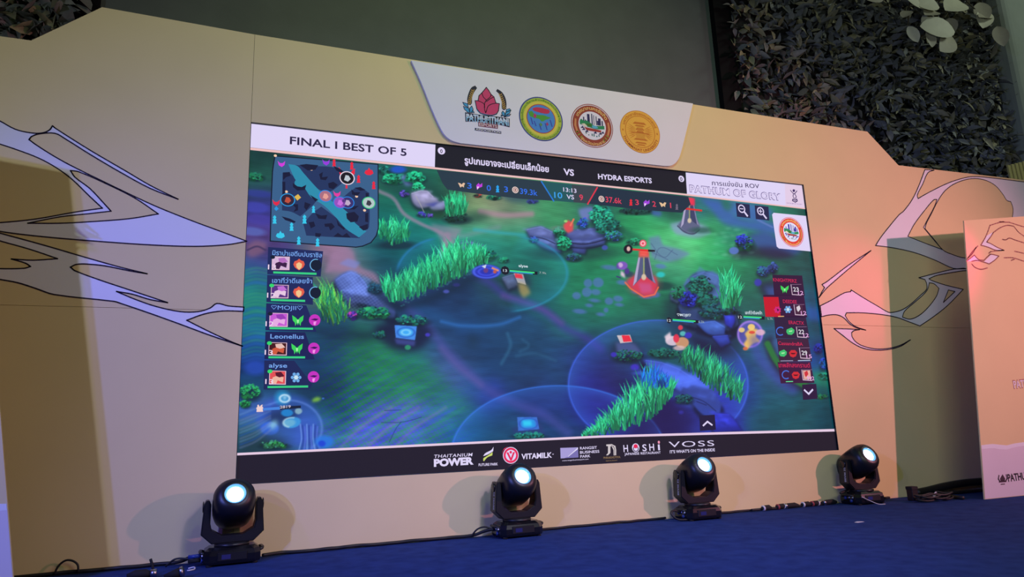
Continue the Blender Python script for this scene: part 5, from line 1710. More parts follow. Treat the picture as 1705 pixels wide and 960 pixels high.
# life bars over the fighters
for nm, a, b, cap, bar0, bar1, dot, lv, tail in (
        ('alyse', (863.5, 444), (879, 445.2), 4.6, (848.5, 451), (890, 454.6), (841, 450), '13', ('7.9k', (898, 455.4), (910, 456.4))),
        ('♡MOJII♡', (1127.5, 525.6), (1150.5, 526.6), 4.2, (1120, 532.6), (1158, 535.4), (1114, 533), '12', ('6.2k', (1163, 537), (1173, 537.4))),
        ('เอาที่ว่าดีเลยจ้า', (1241, 522.6), (1269, 523), 4.0, (1238, 527.6), (1268, 529.2), (1232.5, 527.4), '12', ('5.7k', (1278, 532), (1287, 532.2)))):
    f = Flat()
    text_fit(f, nm, a, b, cap, Y3, ledc((210, 226, 236)), .02, capr=(.58 if nm[0] == 'เ' else .727))
    f.poly(S([(bar0[0], bar0[1] - 2.8), (bar1[0] + 5, bar1[1] - 2.6), (bar1[0] + 5, bar1[1] + 2.6), (bar0[0], bar0[1] + 2.6)], Y1), Y1, ledc((18, 26, 40)))
    f.poly(S([(bar0[0], bar0[1] - 2), (bar1[0], bar1[1] - 2), (bar1[0], bar1[1] + .4), (bar0[0], bar0[1] + .4)], Y2), Y2, ledc((60, 220, 130)))
    f.poly(S([(bar0[0], bar0[1] + .4), (bar1[0] - 3, bar1[1] + .4), (bar1[0] - 3, bar1[1] + 1.8), (bar0[0], bar0[1] + 1.8)], Y2), Y2, ledc((50, 150, 220)))
    c = P(*dot, Y2)
    f.disc(float(c[0]), float(c[2]), .036 if lv == '13' else .026, .036 if lv == '13' else .026, Y2, ledc((22, 24, 36)), 8)
    text_fit(f, lv, (dot[0] - 3.2, dot[1] + 2), (dot[0] + 3.2, dot[1] + 2.4), 4.4, Y3, ledc((206, 216, 226)), .01)
    text_fit(f, tail[0], tail[1], tail[2], 3.8, Y3, ledc((150, 170, 170)), .008)
    part('life_bar', f, 'thin green life bar under the name ' + nm)
f = Flat()
f.poly(S([(438, 679), (466, 676.6), (466, 681.5), (438, 683)], Y2), Y2, ledc((70, 130, 220)))
f.poly(S([(466, 676.6), (501, 674.6), (501, 679), (466, 681.5)], Y2), Y2, ledc((24, 34, 60)))
text_fit(f, '2819', (466, 679.6), (484, 678.4), 4.6, Y3, ledc((210, 200, 216)), .012)
q = lambda pts: S([(432.5 + a, 680 + b) for a, b in pts], Y2)
f.poly(q([(-5.5, 5.5), (5.5, 5), (4.8, 0), (6, -1), (4, -4), (5, -7), (2, -6), (0, -3), (-2, -7), (-4, -6), (-4, -3), (-6, -1), (-5, 1)]), Y2, ledc((236, 206, 206)))
part('life_bar', f, 'blue bar beside a small pale tower sign')

# ================================================================== standing panels at both ends
def panel(mirror):
    """tapered printed panel; the right one as measured, the left one its mirror image"""
    cxm = 2.4165
    mx = (lambda x: 2 * cxm - x) if mirror else (lambda x: x)
    yp, th = -0.564, 0.012
    root = empty('standing_panel', (mx(7.2), yp, 0))
    poly = [(5.8807, 0.0), (8.75, 0.0), (8.45, 2.78), (6.2466, 2.506)]
    if mirror:
        poly = [(5.9060, 0.0), (8.75, 0.0), (8.50, 2.78), (6.3210, 2.506)]
    poly = [(mx(x), z) for x, z in poly]
    child(prism('panel_board', poly, yp, yp + th, m_board), root)
    yf = yp - .0010
    T = lambda pts: [(mx(x), z) for x, z in XZ([(1640 + a / 4.17, 600 + b / 4.17) for a, b in pts], yp)]
    f = Flat()
    lip_hi = [(0, 585), (50, 578), (100, 583), (150, 588), (200, 575), (271, 565)]
    lip_lo = [(0, 612), (60, 608), (100, 615), (150, 618), (190, 605), (271, 590)]
    hi, lo = T(lip_hi), T(lip_lo)
    zl, zh = lo[-1][1], hi[-1][1]
    xe = mx(8.70)
    n = 14
    ext = [((hi[-1][0] + (xe - hi[-1][0]) * k / n), .03 * math.sin(k * 1.9) + .012 * math.sin(k * 4.3)) for k in range(1, n + 1)]
    hi2 = hi + [(x, zh + d) for x, d in ext]
    lo2 = lo + [(x, zl + d * .8) for x, d in ext]
    lilac = mat('lilac_printed_board', (214, 206, 214), 0.6, spec=0.3, vary=0.02, scale=3)
    e0, sl = (5.906, .1656) if mirror else (5.8807, .1460)
    hi2[0] = (mx(e0 + .003 + sl * hi2[0][1]), hi2[0][1])
    lo2[0] = (mx(e0 + .003 + sl * lo2[0][1]), lo2[0][1])
    f.poly([(mx(e0 + .004), .004)] + lo2 + [(mx(8.745), .004)], yf, lilac)
    f.poly(hi2 + lo2[::-1], yf - .0006, m_white)
    child(f.obj('torn_paper_print', None), root)
    f = Flat()
    Q = lambda pts: [(mx(x), z) for x, z in XZ(smooth([(1590 + a / 6.86, 340 + b / 6.86) for a, b in pts], False), yp)]
    ln = ink((168, 112, 100))
    f.poly(Q([(295, 465), (350, 370), (430, 320), (400, 380), (360, 430), (480, 490), (560, 525), (470, 525), (380, 490)]), yf, m_white)
    f.poly(Q([(140, 650), (220, 582), (270, 630), (330, 655), (410, 575), (495, 592), (450, 640), (390, 680), (300, 655), (190, 650)]), yf, m_white)
    for s in ([(140, 625), (190, 550), (260, 475)], [(145, 615), (200, 560), (240, 490)], [(295, 465), (350, 370), (400, 240), (520, 205), (620, 205)], [(295, 465), (380, 490), (470, 525), (560, 525)],
              [(440, 320), (400, 380), (360, 430), (410, 450), (480, 490), (560, 525)], [(440, 320), (520, 265), (600, 240), (670, 250)], [(540, 400), (580, 405), (620, 385), (680, 405), (789, 440)],
              [(680, 535), (789, 560)], [(560, 610), (660, 610), (789, 650)], [(130, 650), (220, 580), (270, 630), (330, 640), (380, 590), (410, 570), (500, 590), (450, 640), (390, 680), (330, 660), (250, 640), (190, 650)],
              [(190, 680), (230, 720), (300, 742), (370, 725)], [(505, 200), (560, 198)], [(385, 560), (410, 540), (560, 524)], [(640, 640), (680, 625)],
              [(670, 250), (740, 330), (900, 430), (1000, 560)], [(789, 440), (900, 520), (1100, 540)], [(789, 650), (950, 700), (1100, 640)], [(620, 205), (800, 260), (1000, 300)]):
        f.stroke(Q(s), .010, yf - .0008, ln)
    child(f.obj('splash_print', None), root)
    if not mirror:
        f = Flat()
        text_fit(f, 'PATHUM OF GLORY', (1688, 646.5), (1775, 637), 14, yf, ln, .05, plane=yp)
        text_fit(f, 'PATHUM OF GLORY', (1688.6, 646), (1774.4, 636.6), 12.6, yf - .0005, m_white, .012, plane=yp)
        child(f.obj('lettering', None), root)
        f = Flat()
        text_fit(f, 'PATHUM OF GLORY', (1678.6, 801.2), (1762, 791), 12.6, yf - .0008, ink((44, 36, 40)), .03, plane=yp)
        child(f.obj('lettering', None), root)
        f = Flat()
        dk2 = ink((70, 52, 62))
        e = lambda pts: XZ([(1669 + a, 797 + b) for a, b in pts], yp)
        f.poly(e([(0, -8), (3, -3), (4.5, 0), (3, 3), (-3, 3), (-4.5, 0), (-3, -3)]), yf - .0008, dk2)
        f.poly(e([(-6, 3), (6.5, 2), (6.5, 5), (-6, 6)]), yf - .0008, dk2)
        f.stroke(e([(-6, -6), (-7, 0), (-5, 3)]), .012, yf - .0008, dk2)
        f.stroke(e([(6, -7), (7.5, -1), (6, 2)]), .012, yf - .0008, dk2)
        f.poly(e([(-3, 8), (4, 7.4), (4, 9), (-3, 9.6)]), yf - .0008, dk2)
        child(f.obj('small_emblem', None), root)
    for x in (6.7, 8.0):
        child(prism('support_strut', [(mx(x) - .015, 0), (mx(x) + .015, 0), (mx(x) + .015, 1.6), (mx(x) - .015, 1.6)], yp + th, yp + th + .03, m_batten), root)
        child(box('foot', (mx(x) - .02, yp + th, 0), (mx(x) + .02, yp + th + .36, .03), m_batten), root)
    return root


tag(panel(False), 'slanted cream panel with torn paper print and PATHUM lettering near the last stage light', 'panel')
tag(panel(True), 'slanted panel of which only a lilac edge shows beside the left end of the backdrop', 'panel')

# ================================================================== moving head lights
m_body = mat('black_plastic', (24, 24, 28), 0.38, spec=0.5, bump=0.06, scale=260)
m_body2 = mat('black_gloss_plastic', (18, 18, 22), 0.18, spec=0.6)
m_rub = mat('black_rubber', (16, 16, 16), 0.8)
m_steel = mat('brushed_steel', (170, 170, 176), 0.3, 1.0)
m_lens = mat('lit_lens', (230, 240, 255), 0.1, emit=(235, 248, 255), es=7.0)
m_halo = mat('lens_rim_glow', (70, 120, 190), 0.12, emit=(110, 190, 245), es=0.9)  # blue glow round the lens, put into the rim as emission
m_txt = mat('white_lettering', (190, 190, 196), 0.6)
m_blue = mat('blue_plug', (36, 60, 130), 0.4)
m_disp = mat('small_lit_display', (30, 30, 60), 0.2, emit=(70, 70, 190), es=0.12)


def loft(name, secs, m, parent, cap0=True, cap1=True, sm=True):
    n = len(secs[0])
    V = [v for s in secs for v in s]
    Fc = []
    for i in range(len(secs) - 1):
        for k in range(n):
            k2 = (k + 1) % n
            Fc.append((i * n + k, i * n + k2, (i + 1) * n + k2, (i + 1) * n + k))
    if cap0:
        Fc.append(tuple(range(n - 1, -1, -1)))
    if cap1:
        Fc.append(tuple((len(secs) - 1) * n + k for k in range(n)))
    o = mesh(name, V, Fc, m, parent, smooth_=sm)
    if sm:
        md = o.modifiers.new('edges', 'EDGE_SPLIT')
        md.split_angle = math.radians(38)
    return o


def moving_head(tilt):
    root = empty('stage_light')
    # base: chamfered box with flared lower edge, facing -y, back to the wall
    W, D, Hb = .160, .115, .105
    secs = []
    for z, w_, d_, c_ in ((.012, .97, .95, .03), (.026, 1.0, 1.0, .035), (.062, 1.0, 1.0, .035), (.088, .95, .92, .035), (Hb, .80, .78, .03)):
        w2, d2 = W * w_, D * d_
        secs.append([(-w2 + c_, -d2, z), (w2 - c_, -d2, z), (w2, -d2 + c_, z), (w2, d2 - c_, z), (w2 - c_, d2, z), (-w2 + c_, d2, z), (-w2, d2 - c_, z), (-w2, -d2 + c_, z)])
    b = loft('base', secs, m_body2, root, sm=False)
    f = Flat()
    f.poly([(-.085, .036), (.085, .036), (.075, .098), (-.075, .098)], -D * .99 - .006, m_body)
    pb = box('control_panel', (-.082, -D - .005, .030), (.082, -D + .006, .078), m_body, b, .003, 1)
    box('display', (-.06, -D - .0065, .040), (-.01, -D - .003, .066), m_disp, b)
    for s in (-1, 1):
        h = [(s * (W - .006), -.06, .070), (s * (W + .012), -.05, .078), (s * (W + .012), .05, .078), (s * (W - .006), .06, .070)]
        tube('carry_handle', h, .010, m_body, b, 6, 3)
        for d in (-1, 1):
            lathe('rubber_foot', [(.018, 0), (.018, .014)], m_rub, b, 10, loc=(s * .125, d * .085, 0))
    for k, (yy, zz) in enumerate(((-.055, .060), (-.02, .060), (.02, .056), (-.04, .035))):
        lathe('socket', [(.013, 0), (.013, .012)], m_steel if k < 2 else m_blue, b, 12, loc=(-W + .002, yy, zz), rot=Matrix.Rotation(-math.pi / 2, 4, 'Y'))
    lathe('turntable', [(.10, 0), (.10, .014), (.085, .02)], m_body, root, 28, loc=(0, 0, Hb - .001))
    # yoke: U with angled lower corners
    outer = [(-.166, .352), (-.178, .178), (-.118, .122), (.118, .122), (.178, .178), (.166, .352), (.155, .374), (.138, .374), (.127, .350),
             (.128, .240), (.118, .200), (.060, .166), (-.060, .166), (-.118, .200), (-.128, .240), (-.127, .350), (-.138, .374), (-.155, .374)]
    bm = bmesh.new()
    ra = [bm.verts.new((x, -.055, z)) for x, z in outer]
    rb = [bm.verts.new((x, .055, z)) for x, z in outer]
    bm.faces.new(ra)
    bm.faces.new(rb[::-1])
    for k in range(len(outer)):
        bm.faces.new((ra[k], ra[(k + 1) % len(outer)], rb[(k + 1) % len(outer)], rb[k]))
    bmesh.ops.recalc_face_normals(bm, faces=bm.faces)
    rim = [e for e in bm.edges if abs(e.verts[0].co.y - e.verts[1].co.y) < 1e-6]
    bmesh.ops.bevel(bm, geom=rim, offset=.006, segments=2, affect='EDGES', clamp_overlap=True)
    yk = from_bm('yoke', bm, m_body, root)
    # lettering on the outer side of the left arm, running up the arm
    v, fc = glyphs('BEAM 230', .02)
    u = (v[:, 0] - v[:, 0].min()) / (v[:, 0].max() - v[:, 0].min())
    zz = .190 + u * .135
    xx = np.interp(zz, [.178, .352], [-.178, -.166]) - .0012
    mesh('lettering', list(zip(xx, -.010 - v[:, 1] * -.024 * -1, zz)), fc, m_txt, yk)
    for s in (-1, 1):
        lathe('pivot_cap', [(.034, 0), (.034, .004), (.026, .007)], m_body2, yk, 22, loc=(s * .1680, 0, .335), rot=Matrix.Rotation(s * math.pi / 2, 4, 'Y'))
    # head: barrel along its own axis, then tilted up
    piv = Vector((0, 0, .338))
    Mx = Matrix.Translation(piv) @ Matrix.Rotation(-tilt, 4, 'X')

    def sec(y, rx, rz, sq):
        out = []
        for k in range(28):
            a = 2 * math.pi * k / 28
            c, s = math.cos(a), math.sin(a)
            e = 2 / sq
            x = rx * math.copysign(abs(c) ** e, c)
            z = rz * math.copysign(abs(s) ** e, s)
            out.append(tuple(Mx @ Vector((x, y, z))))
        return out
    hd_ = loft('head', [sec(.172, .058, .058, 3), sec(.168, .084, .084, 3), sec(.130, .100, .100, 3), sec(.100, .110, .108, 3), sec(.055, .120, .116, 2.6), sec(-.02, .122, .119, 2.5), sec(-.085, .122, .119, 2.3),
                        sec(-.118, .118, .115, 2.1), sec(-.142, .106, .104, 2), sec(-.158, .084, .084, 2), sec(-.162, .070, .070, 2), sec(-.162, .062, .062, 2), sec(-.148, .060, .060, 2)], m_body, root)
    R = Mx @ Matrix.Rotation(math.pi / 2, 4, 'X')
    lathe('lens_rim', [(.062, .146), (.062, .157), (.060, .159), (.054, .155), (.046, .149), (.046, .146)], m_halo, hd_, 36, rot=R)
    lathe('lens', [(.047, .138), (.047, .147), (.042, .151), (.030, .155), (.016, .157), (.004, .158)], m_lens, hd_, 36, rot=R)
    # cooling fins along the barrel
    for k in range(5):
        y = .060 + k * .020
        q = [Mx @ Vector((rx * math.cos(a), y, rz * math.sin(a))) for a in np.linspace(.5, 2.64, 14) for rx, rz in ((.119 - k * .004, .115 - k * .003),)]
        tube('cooling_fin', q, .0045, m_body2, hd_, 5, 1, False)
    return root


TILT = math.radians(28)
light0 = moving_head(TILT)
LGRP = 'moving head stage lights along the foot of the backdrop'
spots_ = [(384, 941, 'black moving head stage light furthest from the slanted panel, blue plugs at its side', 4),
          (871, 888, 'black moving head stage light below the VITAMILK lettering', 2),
          (1178, 861, 'black moving head stage light below the VOSS lettering', 0),
          (1455, 838, 'black moving head stage light between the screen corner and the slanted panel', 0)]
LX = []
for i, (px, py, lb, rz) in enumerate(spots_):
    o = light0 if i == 0 else copy_tree(light0)
    q = P(px, py, -.26)
    o.location = (float(q[0]), -.145, 0)
    o.rotation_euler = (0, 0, math.radians(rz))
    tag(o, lb, 'stage light', LGRP)
    LX.append(float(q[0]))

# ================================================================== cables and small things on the carpet
m_cab = mat('black_cable', (18, 18, 20), 0.55)
m_wht = mat('white_plastic_scrap', (205, 205, 212), 0.5)
m_red = mat('red_plug', (150, 60, 66), 0.5)


def cable(name, label, pts, r=.008, m=m_cab, sub=5, cat='cable'):
    o = tube(name, pts, r, m, None, 7, sub)
    return tag(o, label, cat)


def floor_run(x0, x1, n, y=-.03, amp=.012, z=.011, seed=1):
    r_ = np.random.default_rng(seed)
    return [(x0 + (x1 - x0) * k / n, y + amp * (r_.random() - .5) * 2, z + .004 * r_.random()) for k in range(n + 1)]


l1, l2, l3, l4 = LX
cable('cable', 'black cable along the backdrop foot left of the first stage light', floor_run(-1.6, l1 - .42, 12, -.03, .010, .012, 3) + [(l1 - .30, -.06, .02), (l1 - .22, -.15, .055), (l1 - .178, -.18, .060)], .011)
cable('cable', 'thin black cable looped upright at the backdrop foot near the left end', [(-1.02, -.05, .012), (-1.0, -.05, .06), (-.96, -.05, .085), (-.91, -.05, .06), (-.90, -.05, .012)], .006)
cable('cable', 'second thin cable hanging from the blue plug of the first stage light', [(l1 - .36, -.13, .012), (l1 - .31, -.15, .05), (l1 - .25, -.17, .050), (l1 - .180, -.19, .038)], .006)
for k, zz in enumerate((.062, .038)):
    tag(tube('plug', [(l1 - .235, -.175, zz - .004), (l1 - .17, -.19, zz)], .012, m_blue if k == 0 else m_rub, None, 10, 2),
        ('blue plug pushed into the side of the first stage light', 'black plug below the blue one on the first stage light')[k], 'plug')
cable('cable', 'long black cable along the backdrop foot between the first and second stage lights', [(l1 + .18, -.10, .02)] + floor_run(l1 + .3, l2 - .45, 16, -.028, .012, .012, 5) + [(l2 - .30, -.07, .02), (l2 - .22, -.12, .05), (l2 - .175, -.16, .060)], .011)
cable('cable', 'thin cable rising in a bow to the second stage light', [(l2 - .32, -.08, .012), (l2 - .28, -.10, .06), (l2 - .23, -.12, .075), (l2 - .175, -.14, .056)], .006)
cable('cable', 'black cable along the backdrop foot between the second and third stage lights', [(l2 + .18, -.08, .02)] + floor_run(l2 + .3, l3 - .22, 12, -.026, .008, .010, 6), .009)
cable('cable', 'short cable loop at the left side of the third stage light', [(l3 - .172, -.16, .060), (l3 - .24, -.17, .080), (l3 - .265, -.18, .06), (l3 - .23, -.2, .02), (l3 - .15, -.22, .012)], .008)
cable('cable', 'black cable running from the third stage light to the row of connectors', [(l3 + .18, -.06, .02)] + floor_run(l3 + .3, l3 + .62, 4, -.03, .006, .010, 7), .009)
# row of connectors on the floor between the third and fourth lights
conn = [(1276, 844.5, 'grey connector with white collar nearest the third stage light', 0), (1300, 842.5, 'fat connector with a red band in the floor cable row', 1), (1316, 840.5, 'black connector after the red banded one in the floor row', 2),
        (1342, 840, 'black connector with white ring midway along the floor cable row', 0), (1357, 838.5, 'red tipped connector in the floor cable row', 1), (1380, 835, 'long black connector nearest the fourth stage light', 2)]
for px, py, lb, kd in conn:
    q = F(px, py, .02)
    x = float(P(px, py, -.06)[0])
    root = empty('cable_connector', (x, -.06, .022))
    L = .05 if kd < 2 else .085
    child(tube('body', [(x - L, -.062, .022), (x - L * .4, -.06, .026), (x + L * .5, -.06, .026), (x + L, -.058, .020)], [.010, .020, .021, .011], m_rub, None, 9, 1, False), root)
    child(tube('collar', [(x - L * .75, -.061, .023), (x - L * .5, -.0605, .024)], .022, (m_wht, m_red, m_steel)[kd], None, 10, 1, False), root)
    if kd == 1:
        child(tube('band', [(x + L * .55, -.06, .025), (x + L * .8, -.059, .022)], .020, m_wht, None, 10, 1, False), root)
    tag(root, lb, 'connector', 'cable connectors on the floor')
cable('cable', 'cable strung through the row of floor connectors', floor_run(l3 + .58, l4 - .20, 14, -.05, .012, .012, 8), .010)
cable('cable', 'flat dark strap leaning from the rim of the fourth stage light', [(l4 - .24, -.15, .100), (l4 - .165, -.13, .112), (l4 - .10, -.10, .118)], .009)
cable('cable', 'black cable right of the fourth stage light to the small box', [(l4 + .15, -.10, .02)] + floor_run(l4 + .24, l4 + .42, 3, -.05, .006, .011, 9), .010)
# small box and coiled cable to the right of the last light
bx = F(1521, 833, 0)
bx = (float(bx[0]), min(-.06, float(bx[1])))
root = empty('adapter_box', (bx[0], bx[1], 0))
child(box('case', (bx[0] - .035, bx[1] - .03, 0), (bx[0] + .035, bx[1] + .03, .115), m_body, None, .004, 1), root)
child(box('lid', (bx[0] - .038, bx[1] - .033, .092), (bx[0] + .038, bx[1] + .033, .120), m_rub, None, .004, 1), root)
child(box('side_label', (bx[0] + .0355, bx[1] - .02, .02), (bx[0] + .0362, bx[1] + .02, .08), m_wht), root)
tag(root, 'small upright dark box on the carpet right of the last stage light', 'box')
cc = F(1556, 834, 0)
cxx, cyy = float(cc[0]), float(cc[1])
coil = []
for k in range(90):
    a = k / 90 * 2 * math.pi * 4.2
    r_ = .13 + .03 * math.sin(k * .7)
    coil.append((cxx + r_ * 1.25 * math.cos(a), min(-.03, cyy + .0 + r_ * .55 * math.sin(a)), .012 + k * .0006 + .006 * math.sin(k * 1.3)))
cable('coiled_cable', 'loose coil of black cable on the carpet beside the small dark box', coil, .008, sub=2)
cable('cable', 'white wire ends sticking up from the black coil', [(cxx - .02, cyy, .03), (cxx + .005, cyy - .02, .075), (cxx + .03, cyy, .05), (cxx + .01, cyy + .02, .03), (cxx + .05, cyy - .01, .045)], .004, m_wht, cat='wire')
cable('cable', 'thick dark cable bundle bowing from the coil to behind the slanted panel', [(cxx + .22, -.05, .035), (cxx + .36, -.05, .045), (cxx + .60, -.05, .070), (cxx + .95, -.05, .085), (cxx + 1.5, -.05, .07), (cxx + 2.2, -.05, .04)], .034)
cable('cable', 'lower dark cable on the carpet running behind the slanted panel', [(cxx + .24, cyy - .08, .017), (cxx + .4, -.15, .017), (cxx + .8, -.14, .018), (cxx + 1.4, -.13, .017), (cxx + 2.2, -.14, .017)], .016)
# left corner: connectors at the foot of the backdrop
q = F(232, 957, .02)
root = empty('cable_connector', (float(q[0]), float(q[1]), .02))
x, y = float(q[0]), float(q[1])
child(tube('body', [(x - .06, y, .02), (x - .02, y, .026), (x + .03, y, .026), (x + .06, y, .018)], [.012, .024, .024, .014], m_rub, None, 9, 1, False), root)
child(tube('collar', [(x + .055, y, .022), (x + .085, y, .024)], .022, m_steel, None, 10, 1, False), root)
tag(root, 'black connector with shiny steel collar at the bottom edge left of the first light', 'connector')
q = F(290, 957, .02)
x, y = float(q[0]), float(q[1])
root = empty('cable_connector', (x, y, .02))
child(tube('body', [(x - .05, y, .018), (x, y, .026), (x + .03, y - .004, .034)], [.010, .022, .026], m_rub, None, 9, 1, False), root)
child(tube('collar', [(x + .03, y - .004, .034), (x + .045, y - .006, .038)], .027, m_steel, None, 10, 1, False), root)
tag(root, 'short black connector with flared silver mouth below the cable left of the first light', 'connector')
q = F(253, 950, .02)
x, y = float(q[0]), float(q[1])
root = empty('clip', (x, y, 0))
child(tube('jaw', [(x + .01, y, .01), (x, y, .05), (x - .012, y + .005, .085)], .008, m_rub, None, 6, 2), root)
child(tube('tail', [(x + .01, y, .012), (x + .015, y - .03, .014)], .010, m_steel, None, 6, 2), root)
tag(root, 'small dark clip standing up from the cable at the foot of the backdrop', 'clip')
q = F(319, 946, .01)
x, y = float(q[0]), float(q[1])
cable('wire_scrap', 'white curled wire scrap on the carpet left of the first stage light', [(x - .02, y + .04, .006), (x + .01, y + .03, .012), (x + .015, y, .006), (x - .008, y - .03, .006), (x - .02, y - .025, .005)], .004, m_wht, cat='wire scrap')
q = F(1431, 869, 0)
x, y = float(q[0]), float(q[1])
tag(prism('paper_scrap', [(x - .036, .001), (x - .012, .006), (x + .018, .004), (x + .036, .002), (x + .012, .0005), (x - .018, .0005)], y - .012, y + .012, m_wht), 'tiny white paper scrap on the open carpet below the last stage light', 'paper scrap')
q0, q1 = F(1438, 818, .1), F(1452, 835, .004)
cable('cord', 'thin pale cord slanting over the base of the fourth stage light to the carpet', [(l4 - .13, -.268, .070), (l4 - .07, -.280, .04), (l4 + .0, -.31, .006), (l4 + .05, -.33, .005)], .003, m_wht, cat='cord')

# ================================================================== leaf walls above the backdrop
def leaf_mesh(name, L, W, fold, curl, m):
    """folded leaf along +Y with a drooping tip"""
    V, Fc = [], []
    prof = ((0, .06), (.2, .62), (.45, 1.0), (.72, .72), (1.0, .02)) if L < .3 else ((0, .05), (.08, .42), (.2, .74), (.35, .95), (.5, 1.0), (.65, .93), (.8, .72), (.92, .40), (1.0, .03))
    for t, w_ in prof:
        y, z = t * L, -curl * L * t * t
        V += [(-w_ * W / 2, y, z + fold * w_ * W / 2), (0, y, z), (w_ * W / 2, y, z + fold * w_ * W / 2)]
    for i in range(len(prof) - 1):
        for k in range(2):
            Fc.append((3 * i + k, 3 * i + k + 1, 3 * i + k + 4, 3 * i + k + 3))
    me = bpy.data.meshes.new(name)
    me.from_pydata(V, [], Fc)
    me.materials.append(m)
    me.polygons.foreach_set('use_smooth', np.ones(len(Fc), bool))
    return me


m_leaf = [mat('dull_leaf_a', (140, 142, 138), 0.5, spec=0.35, vary=.12, scale=30), mat('dull_leaf_b', (118, 120, 120), 0.55, spec=0.3, vary=.12, scale=30),
          mat('dull_leaf_c', (160, 154, 124), 0.5, spec=0.35, vary=.12, scale=30)]
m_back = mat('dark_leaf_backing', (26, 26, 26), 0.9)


def leaf_rot(r_):
    """leaves hang outward from the wall at random"""
    d = Vector((r_.normal(0, .75), -.35 - .5 * r_.random(), r_.normal(-.35, .65))).normalized()
    q = d.to_track_quat('Y', 'Z')
    return (q.to_matrix().to_4x4() @ Matrix.Rotation(r_.normal(0, .9), 4, 'Y'))


def leaf_wall(label, group_xy, n_parts, n_stuff, seed, sc, y0=1.04, y1=1.15, vis=None):
    r_ = np.random.default_rng(seed)
    (xa, xb), (za, zb) = group_xy
    root = empty('leaf_wall', ((xa + xb) / 2, y1, za))
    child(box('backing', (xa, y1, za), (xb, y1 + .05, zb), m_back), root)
    protos = [leaf_mesh('leaf', L, W, fd, cu, m_leaf[i % 3]) for i, (L, W, fd, cu) in enumerate(((.17, .066, .35, .15), (.145, .06, .2, .3), (.19, .062, .5, .22), (.15, .072, .3, .05), (.125, .05, .6, .35)))]

    def spot_():
        while True:
            x, z = xa + (xb - xa) * r_.random(), za + (zb - za) * r_.random()
            if vis is None or vis(x, z):
                return x, z
    for k in range(n_parts):
        x, z = spot_()
        o = bpy.data.objects.new('leaf', protos[int(r_.integers(5))])
        COL.objects.link(o)
        o.matrix_world = Matrix.Translation((x, y0 - .02 + .05 * r_.random(), z)) @ leaf_rot(r_) @ Matrix.Scale(sc * (.85 + .35 * r_.random()), 4)
        child(o, root)
    VV, FF, MI = [], [], []
    base = [(np.array([tuple(v.co) for v in p.vertices]), [tuple(f.vertices) for f in p.polygons]) for p in protos]
    nb = 0
    for k in range(n_stuff):
        i = int(r_.integers(5))
        x, z = xa + (xb - xa) * r_.random(), za + (zb - za) * r_.random()
        Mx = np.array(Matrix.Translation((x, y0 + .02 + (y1 - y0 - .02) * r_.random(), z)) @ leaf_rot(r_) @ Matrix.Scale(sc * (.8 + .4 * r_.random()), 4))
        v = base[i][0] @ Mx[:3, :3].T + Mx[:3, 3]
        VV.append(v)
        FF += [tuple(nb + q for q in f) for f in base[i][1]]
        MI += [int(r_.integers(3))] * len(base[i][1])
        nb += len(v)
    me = bpy.data.meshes.new('foliage')
    me.from_pydata(np.concatenate(VV).tolist(), [], FF)
    for m in m_leaf:
        me.materials.append(m)
    me.polygons.foreach_set('material_index', np.array(MI, np.int32))
    me.polygons.foreach_set('use_smooth', np.ones(len(FF), bool))
    o = bpy.data.objects.new('foliage', me)
    link(o)
    child(o, root)
    o['kind'] = 'stuff'
    return tag(root, label, 'leaf wall')


def seen(x, z):
    """not hidden by the backdrop and inside the picture"""
    d = ROT.T @ (np.array([x, 1.0, z]) - CAM)
    px, py = 852.5 + FPX * d[0] / -d[2], 480 - FPX * d[1] / -d[2]
    if not (-5 < px < 1710 and -5 < py < 960):
        return False
    edge_y = np.interp(px, [0, 52, 170, 421, 1200, 1444, 1496, 1692], [60, 67, 12, 57, 181, 219, 275, 298])
    return py < edge_y + 4


leaf_wall('large wall of dull dark leaves behind the right shoulder of the backdrop', ((5.24, 10.2), (3.7, 7.4)), 300, 3900, 5, 1.08, vis=seen)
leaf_wall('dark leaf wall showing over the left shoulder of the backdrop', ((-2.6, -1.50), (3.3, 5.0)), 60, 330, 6, 1.5, vis=seen)

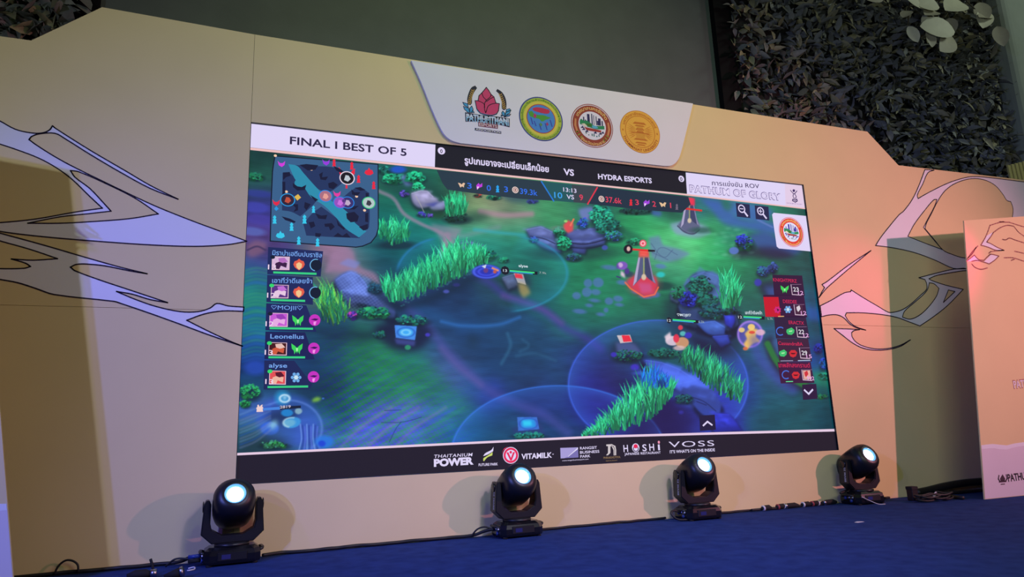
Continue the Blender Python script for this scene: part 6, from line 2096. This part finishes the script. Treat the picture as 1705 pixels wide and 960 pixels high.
# pale broad leaves hanging in front of the dark leaf wall
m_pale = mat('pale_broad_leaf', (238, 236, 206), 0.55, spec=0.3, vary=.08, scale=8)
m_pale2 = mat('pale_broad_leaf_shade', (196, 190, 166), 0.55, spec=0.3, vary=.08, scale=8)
m_stem = mat('brown_stem', (84, 74, 58), 0.8)
pale = leaf_mesh('leaf', .44, .25, .18, .12, m_pale)
pale2 = leaf_mesh('leaf', .42, .24, .18, .12, m_pale2)
yw = .62
root = empty('pale_leaf_spray', tuple(map(float, P(1550, 20, yw + .1))))
for k, (px, py, ang, s, tone, tw) in enumerate(((1518, 2, 95, .95, 0, .2), (1544, 6, 262, 1.0, 0, -.4), (1603, 5, 245, 1.25, 0, .3), (1560, 20, 250, .8, 1, .5), (1514, 18, 235, .6, 1, .9), (1536, 26, 160, .75, 0, .8),
                                               (1532, 44, 92, 1.2, 0, .3), (1545, 50, 188, .65, 1, .2), (1586, 62, 232, 1.15, 1, -.2), (1512, 44, 165, .55, 0, .9), (1640, 18, 215, .9, 0, .5), (1632, 4, 200, .9, 1, .8),
                                               (1660, 44, 190, .8, 1, 1.0), (1424, -14, 100, .95, 1, .3), (1580, 30, 200, .7, 1, 1.1), (1648, 30, 260, .7, 1, .6))):
    q = P(px, py, yw + .02 * (k % 3))
    a = math.radians(ang)                       # direction in the wall plane, clockwise from up
    d = Vector((math.sin(a), -.25, math.cos(a))).normalized()
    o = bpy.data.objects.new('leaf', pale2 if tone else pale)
    COL.objects.link(o)
    nv_ = Vector((0, -1, .25))
    nv_ = (nv_ - d * nv_.dot(d)).normalized()
    xv = d.cross(nv_)
    Rm = Matrix((xv, d, nv_)).transposed().to_4x4()
    o.matrix_world = Matrix.Translation(tuple(map(float, q))) @ Rm @ Matrix.Rotation(tw * .7, 4, 'Y') @ Matrix.Scale(s, 4)
    child(o, root)
for pts in ([(1546, -60), (1548, 0), (1545, 40), (1560, 70)], [(1600, -60), (1602, -10), (1640, 30)], [(1546, -40), (1518, -10), (1512, 40)], [(1546, -50), (1470, -40), (1424, -14)]):
    child(tube('stem', [tuple(map(float, P(a, b, yw + .05))) for a, b in pts], .009, m_stem, None, 6), root)
tag(root, 'spray of pale broad leaves hanging at the top before the dark leaf wall', 'plant')

# yellow slats seen past the leaf wall at the far right
m_slat = mat('yellow_timber_slat', (196, 184, 110), 0.6, vary=.08, scale=12)
xs0 = float(P(1683, 292, .5)[0])
z0, z1 = float(P(1690, 330, .5)[2]), float(P(1690, 276, .5)[2])
root = empty('slatted_screen', (xs0 + .25, .5, z0))
for k in range(7):
    child(prism('slat', [(xs0 + k * .075, z0), (xs0 + .048 + k * .075, z0), (xs0 + .030 + k * .075, z1 + k * .02), (xs0 - .018 + k * .075, z1 + k * .02)], .5, .52, m_slat), root)
child(box('rail', (xs0 - .02, .522, z0 + .06), (xs0 + .52, .545, z0 + .11), m_batten), root)
child(box('post', (xs0 + .2, .525, 0), (xs0 + .26, .57, z0 + .1), m_batten), root)
tag(root, 'bit of yellow slatted screen at the right edge above the backdrop', 'screen')
